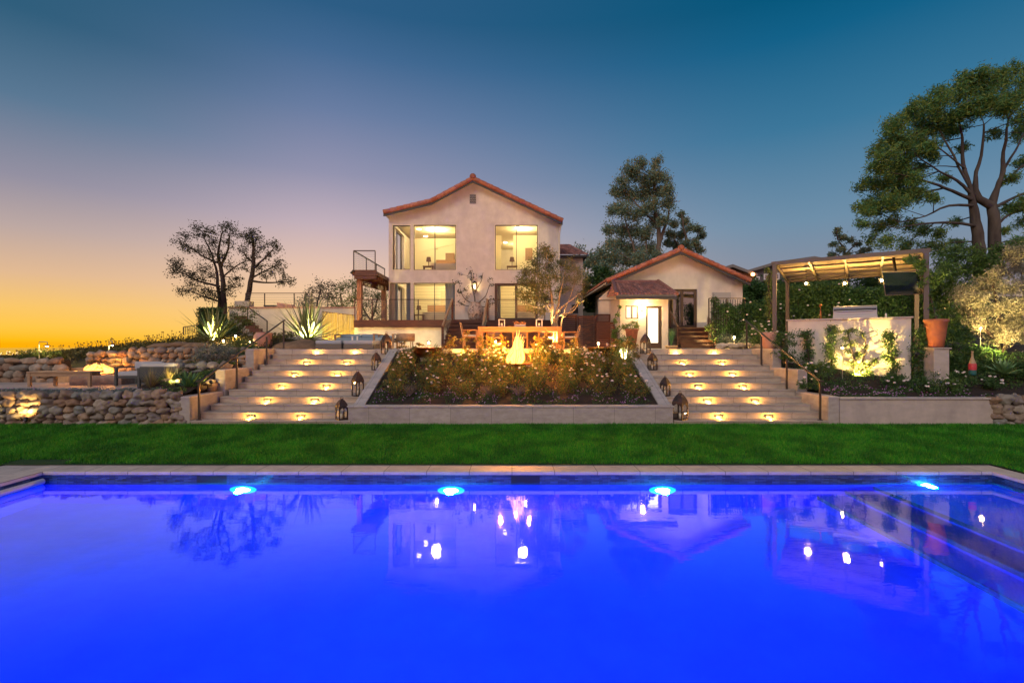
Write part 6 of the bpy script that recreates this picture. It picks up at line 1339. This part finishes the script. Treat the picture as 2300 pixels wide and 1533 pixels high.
pcl += [(a, b, q) for a, b, q in ((1925,470,16),(1955,470,22),(1985,455,24),(2020,440,24),(2060,435,22),(2095,440,18),(1935,500,16),(1965,510,20),(2000,500,20),(2035,505,20),(2070,515,20),(2105,525,18),(1950,540,16),(1990,545,20),(2030,550,20),(2070,558,22),(2110,560,20),(2145,545,16),(2140,500,14),(2270,470,22),(2300,455,24),(2300,500,20),(2260,520,14),(2295,540,20),(2290,300,24),(2310,260,26),(2250,230,24),(2300,360,22),(2190,250,22),(2230,300,18),(2130,290,22),(2160,330,16),(2090,330,20),(2060,380,18),(2010,400,22),(2120,400,14),(2275,400,18))]
tree('pine_tree', 'huge spreading pine with two trunks at the right edge', 26,
     [[(2204,620,0,27.0),(2200,560,0,23.4),(2194,510,0,20.7),(2188,470,0,17.1),(2178,420,0,8.6),(2165,370,0,7.9),(2160,310,0,5.0),(2150,250,0,2.9)], [(2240,620,0,27.0),(2236,570,0,24.3),(2232,500,0,22.5),(2228,462,0,18.9),(2240,420,0,10.1),(2252,385,0,10.1),(2255,340,0,6.5),(2265,270,0,3.6)], [(2226,462,0,18.0),(2206,450,0,16.2),(2195,440,0,15.3),(2190,400,0,8.6),(2205,350,0,5.8),(2210,280,0,3.6)],
      [(2186,450,0,8.6),(2140,428,-.5,6.5),(2090,410,-.8,5.0),(2040,396,-1,2.9),(1985,385,-1,1.4)], [(2186,440,0,7.9),(2150,405,-.3,5.8),(2110,385,-.6,3.6),(2060,350,-.8,2.2)], [(2192,462,0,7.2),(2130,462,-.6,5.0),(2080,485,-1,2.9),(2020,500,-1.2,1.4)], [(2196,508,0,7.2),(2140,500,-.6,5.8),(2080,502,-1,3.6),(2010,512,-1.4,1.4)], [(2240,425,0,7.9),(2265,400,.3,5.8),(2300,370,.4,3.6)], [(2236,465,0,7.2),(2275,445,.4,5.8),(2320,425,.6,3.6)], [(2252,385,0,5.8),(2280,340,.3,4.3),(2300,300,.4,2.9)],
      [(2178,420,0,5.8),(2140,350,0,4.3),(2110,290,0,2.9),(2090,240,0,1.4)], [(2234,510,0,6.5),(2270,480,.5,5.0),(2310,470,.6,2.9)], [(2170,380,0,4.3),(2120,340,-.5,2.9),(2060,300,-.6,1.4)]],
     pcl, .22, 60000, 'pine', M('pine_bark', (.10,.085,.07), .9, col2=(.05,.04,.035), vs_=3, stretch=(1,1,.3), bump=.8, bs=6), depth=1.8, twigs=11, sig=.19, wd=.22, twr=1.2, cl=1.2)
tree('feathery_tree', 'thin small tree left of the big pine above the pergola', 30, [[(1905,640,0,6),(1900,580,0,5),(1885,540,0,3),(1878,520,0,1.5)], [(1900,570,0,4),(1925,545,0,2)], [(1895,580,0,3),(1870,565,0,1.5)]], [(1880,520,12),(1892,535,13),(1872,548,11),(1890,560,13),(1910,540,11),(1925,550,11),(1868,572,10),(1905,575,12),(1935,572,12),(1950,560,10)], .15, 2600, 'euc', BARK, depth=.8, twigs=8, sig=.24)
tree('juniper_tree', 'dense green conifer mass behind the television and orange pot', 19.5, [[(2130,760,0,12),(2130,680,0,8),(2140,620,0,4)], [(2110,760,0,8),(2095,700,0,4)], [(2160,760,0,8),(2180,690,0,5),(2195,620,0,2)]],
     [(x_, y_, 30) for x_, y_ in ((2120,590),(2150,570),(2185,570),(2215,590),(2240,600),(2100,620),(2140,610),(2175,610),(2210,625),(2095,655),(2130,650),(2165,650),(2200,660),(2100,690),(2135,690),(2170,690),(2205,695),(2110,725),(2150,725),(2190,725),(2230,640),(2250,570),(2275,560),(2300,570),(2080,640),(2160,750),(2120,755))], .17, 16000, 'mid', BARK, depth=1.0, twigs=8, sig=.26, wd=.26)
tree('olive_shrub', 'silvery olive shrub glowing in warm spotlights at the right edge', 17.0, [[(2250,790,0,12),(2248,730,0,9),(2240,680,0,6),(2230,640,0,3)], [(2255,780,0,9),(2285,720,0,7),(2300,660,0,4)], [(2245,770,0,8),(2205,730,0,5),(2180,690,0,3)]],
     [(x_, y_, 27) for x_, y_ in ((2200,640),(2230,620),(2260,610),(2290,595),(2315,600),(2180,665),(2210,670),(2240,655),(2270,650),(2300,640),(2165,690),(2195,700),(2225,700),(2255,690),(2285,685),(2315,680),(2185,725),(2215,735),(2245,730),(2275,725),(2305,720),(2235,760),(2265,758),(2295,755),(2160,660),(2275,570),(2305,560))], .10, 17000, 'olive', BARK, depth=.9, twigs=9, sig=.26, wd=.28)
# trees and shrubs on the left, behind the house deck
for lab, lb, cl, n, mt in (('leafless feathery bush left of the balcony', [[(715,720,0,6),(712,680,0,4),(720,650,0,2)]], [(685,665,12),(700,650,13),(718,640,12),(735,645,12),(700,680,14),(725,670,14),(745,660,12),(680,685,10),(750,640,10)], 1500, 'sil'),
                           ('leafy lit bush between the feathery bush and the balcony', [[(775,760,0,8),(772,700,0,6),(765,660,0,3)], [(775,720,0,5),(795,690,0,3),(798,650,0,2)]], [(745,670,14),(765,650,14),(785,640,14),(800,635,12),(755,690,16),(780,675,16),(800,665,14),(770,705,16),(795,700,14),(745,710,12),(785,725,14),(800,740,12)], 3600, 'ivy'),
                           ('branching lit bush seen under the balcony', [[(838,760,0,9),(835,720,0,7),(842,690,0,4),(850,660,0,2)], [(836,722,0,6),(820,700,0,4),(812,670,0,2)]], [(818,655,12),(835,665,14),(850,675,13),(865,690,12),(822,685,13),(845,700,12),(860,715,12),(815,710,10),(868,665,10),(826,640,10)], 2400, 'ivy')):
    tree('garden_bush', lab, 28.5 if 'under' not in lab else 30, lb, cl, .11, n, mt, BARKL if mt == 'ivy' else BARK, depth=.7, twigs=12, sig=.26, cat='bush', cl=1.7)
t = thing('bamboo_screen', 'lit bamboo cane screen behind the large agave', 'fence', (XX(758,23.9), 23.9, 2.6)); m = MB()
for i in range(70): x = XX(724,23.9)+(XX(797,23.9)-XX(724,23.9))*i/69; m.tube([(x, 23.9+random.uniform(-.02, .02), 2.4), (x+random.uniform(-.02, .02), 23.9, ZZ(700+8*(i/69), 23.9)+random.uniform(-.06, .04))], .012, 5, False)
m.build('canes', M('bamboo', (.50,.36,.10), .6, island=[(.5,.36,.1),(.4,.28,.08),(.58,.44,.15)]), t); MB().bar(P(724,700,24.0), P(797,708,24.0), .04, .05).build('top_rail', DWOOD, t)
# retaining wall, its railing and steps
RW = 24.9; t = thing('retaining_wall', 'pale stucco retaining wall of the upper left terrace', 'wall', (XX(650,RW), RW, 2.7)); MB().box(XX(515,RW), XX(800,RW), RW, RW+.3, 2.3, ZZ(692,RW)).build('wall', STUCCO, t); MB().box(XX(512,RW), XX(800,RW), RW-.05, RW+.35, ZZ(692,RW), ZZ(689,RW)).build('cap', POTP, t)
MB().box(XX(529,RW), XX(561,RW), RW-.1, RW+.4, ZZ(688.8,RW), ZZ(676,RW)).build('end_pier', STUCCO2, t)
MB().prism([P(622,689,RW+.1), P(660,689,RW+.1), P(656,684,RW+.1), P(622,679,RW+.1)], (0, .3, 0)).build('sloping_coping', POTP, t)
cable_rail('cable_railing', 'long cable railing on top of the retaining wall', [(XX(540,RW), RW+.5, ZZ(690,RW)), (XX(728,RW), RW+.5, ZZ(690,RW))], (0, .23, .59, 1), h=ST(34,RW), n=8)
b_ = thing('low_bench', 'small dark bench on the upper left terrace behind the railing', 'bench', P(605,690,RW+1)); MB().box(XX(594,26), XX(618,26), 25.9, 26.3, ZZ(688,26), ZZ(685.5,26)).build('seat', DARK, b_)
for px in (596, 616): MB().box(XX(px,26)-.03, XX(px,26)+.03, 26.0, 26.2, ZZ(696,26), ZZ(688,26)).build('leg', DARK, b_)
t = thing('garden_steps', 'brown timber steps climbing in front of the retaining wall', 'steps', (XX(565,23), 23, 2.8))
for i in range(6): D = 22.6+i*.3; px = 590-i*8.5; py = 745-i*7.2; MB().box(XX(px-22,D), XX(px,D), D, D+.34, ZZ(py+8,D), ZZ(py,D)).build('step', TERRA if False else RWOOD, t)
cable_rail('cable_railing', 'sloping cable railing beside the brown garden steps', [P(600,765,22.4), P(556,730,24.2)], (0, 1), h=.9, n=8)
t = thing('green_planter_wall', 'dark ivy covered block behind the left agave', 'wall', (XX(475,24.2), 24.2, 2.8)); MB().box(XX(447,24.3), XX(500,24.3), 24.3, 24.7, 2.5, ZZ(692,24.3)).build('block', DWOOD, t)
C = np.stack([rng.uniform(XX(446,24.2), XX(540,24.2), 7000), rng.uniform(24.0, 24.3, 7000), rng.uniform(1, 2.6, 7000)], 1); C[:, 2] = 2.6+rng.uniform(0, 1, 7000)*(np.where(C[:, 0] < XX(500,24.2), 1.9, 1.6-1.0*(C[:, 0]-XX(500,24.2)))); leaf_obj('ivy', C, .10, .05, FOLC['dark'], t)
bush('lit_shrub', 'yellow lit shrub in front of the retaining wall beside the steps', 'shrub', (XX(545,23.6), 23.2, 3.2), .9, .4, 1.35, 1800, .08, 'ivy', 22)
t = cable_rail('metal_railing', 'small dark barred railing on the far left slope', [P(412,752,26), P(446,747,26)], (0, 1), h=.42, n=1); m = MB()
for i in range(9): p = P(412,752,26).lerp(P(446,747,26), i/8); m.box(p.x-.012, p.x+.012, p.y-.01, p.y+.01, p.z, p.z+.4)
m.build('bars', BLACK, t)
# hillside scrub (uncountable)
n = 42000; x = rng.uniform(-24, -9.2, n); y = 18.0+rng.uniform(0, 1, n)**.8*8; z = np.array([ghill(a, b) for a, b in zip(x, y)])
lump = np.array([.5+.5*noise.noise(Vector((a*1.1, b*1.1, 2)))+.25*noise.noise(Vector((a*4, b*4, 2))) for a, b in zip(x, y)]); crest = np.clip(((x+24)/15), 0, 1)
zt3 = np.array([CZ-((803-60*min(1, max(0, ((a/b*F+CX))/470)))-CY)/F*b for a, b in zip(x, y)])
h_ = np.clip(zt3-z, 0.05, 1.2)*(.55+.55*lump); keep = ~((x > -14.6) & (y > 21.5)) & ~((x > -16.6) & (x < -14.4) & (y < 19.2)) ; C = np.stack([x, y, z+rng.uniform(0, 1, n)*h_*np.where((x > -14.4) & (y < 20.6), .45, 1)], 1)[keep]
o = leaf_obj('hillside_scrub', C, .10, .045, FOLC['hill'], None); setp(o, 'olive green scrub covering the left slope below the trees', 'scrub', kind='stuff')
# seedheads catching the sunset along the crest
m = MB()
for i in range(150):
    px = random.uniform(-20, 470); D = random.uniform(22, 25); py = 803-60*min(1, max(0, px/470)); b = P(px, py+6, D); h = random.uniform(.08, .36); e = b+Vector((random.uniform(-.15, .15), 0, h)); m.tube([b, b.lerp(e, .5), e], [.01, .008, .004], 3, False); m.ball(e, random.uniform(.02, .045), (1, 1, .7), .4, 0)
o = m.build('seed_heads', M('seed_head', (.20,.06,.03), .8), None, kind='stuff', label='seed heads and twigs along the crest of the left slope', cat='grass')
for lab, px, py, D, s in (('pale bush above the rounded stones at the far left', 75, 797, 18.4, .5), ('lit yellow shrub beside the hooked garden lamp', 118, 795, 18.8, .42)):
    b = P(px, py, D); b.z = 2.05; bush('green_shrub', lab, 'shrub', b, s, s*.7, s*.9, 1400, .05, 'ivy', 20)
# far town lights
m = MB()
for i in range(240): px = random.uniform(-60, 330); D = random.uniform(700, 1500); p = P(px, random.uniform(788, 803), D); m.ball(p, D*.0011*random.uniform(.5, 1.3), (1,1,1), 0, 0)
o = m.build('town_lights', emat('town_light', (1,.62,.30), 2.2), None, kind='stuff', label='far glittering town lights on the left horizon', cat='lights')
# distant houses
def far_house(label, roof, wall, wcol, D, wins_, h=.0):
    t = thing('distant_house', label, 'house', P(*wall[0][:2], D)); w0 = [P(a, b, D) for a, b in wall]; MB().prism(w0, (0, 9, 0)).build('wall', wcol, t)
    strip(MB(), [P(a, b, D-.6) for a, b in roof], -.35, 0, D-.6, D+10).build('roof', M('far_roof', (.20,.19,.18), .8), t)
    for a, b, c, d in wins_: fr_ = MB().box(XX(a,D), XX(b,D), D-.08, D-.01, ZZ(d,D), ZZ(c,D)).build('window', WHITE, t); MB().box(XX(a,D)+.12, XX(b,D)-.12, D-.1, D-.081, ZZ(d,D)+.12, ZZ(c,D)-.12).build('pane', GLASSD, fr_)
    return t
FW = M('far_brown_wall', (.09,.055,.045), .8); FG = M('far_grey_wall', (.10,.09,.10), .8)
far_house('dark gabled far house just above the guest house roof', [(1620,601),(1646,593),(1702,614)], [(1628,632),(1694,632),(1694,613),(1647,596),(1628,602)], FW, 60, [(1692.5,1692.9,618,620)])
far_house('grey far house with white framed windows left of the pergola', [(1680,606),(1740,588),(1830,575),(1900,590)], [(1688,632),(1890,632),(1890,592),(1828,579),(1740,592),(1688,607)], FG, 63, [(1696,1706,621,629),(1715,1729,615,628),(1742,1750,613,628)])
t = thing('porch_light', 'orange porch lamp on the far dark house', 'lamp', P(1691,616,59.3)); MB().ball(P(1691,616,59.3), .22, (1,1,1), 0, 1).build('globe', emat('porch_glow', (1,.35,.10), 14), t)
MB().tube([(-46.5, 62, 24.2), (-46.5, 62, 24.25)], .01, 4) if False else None
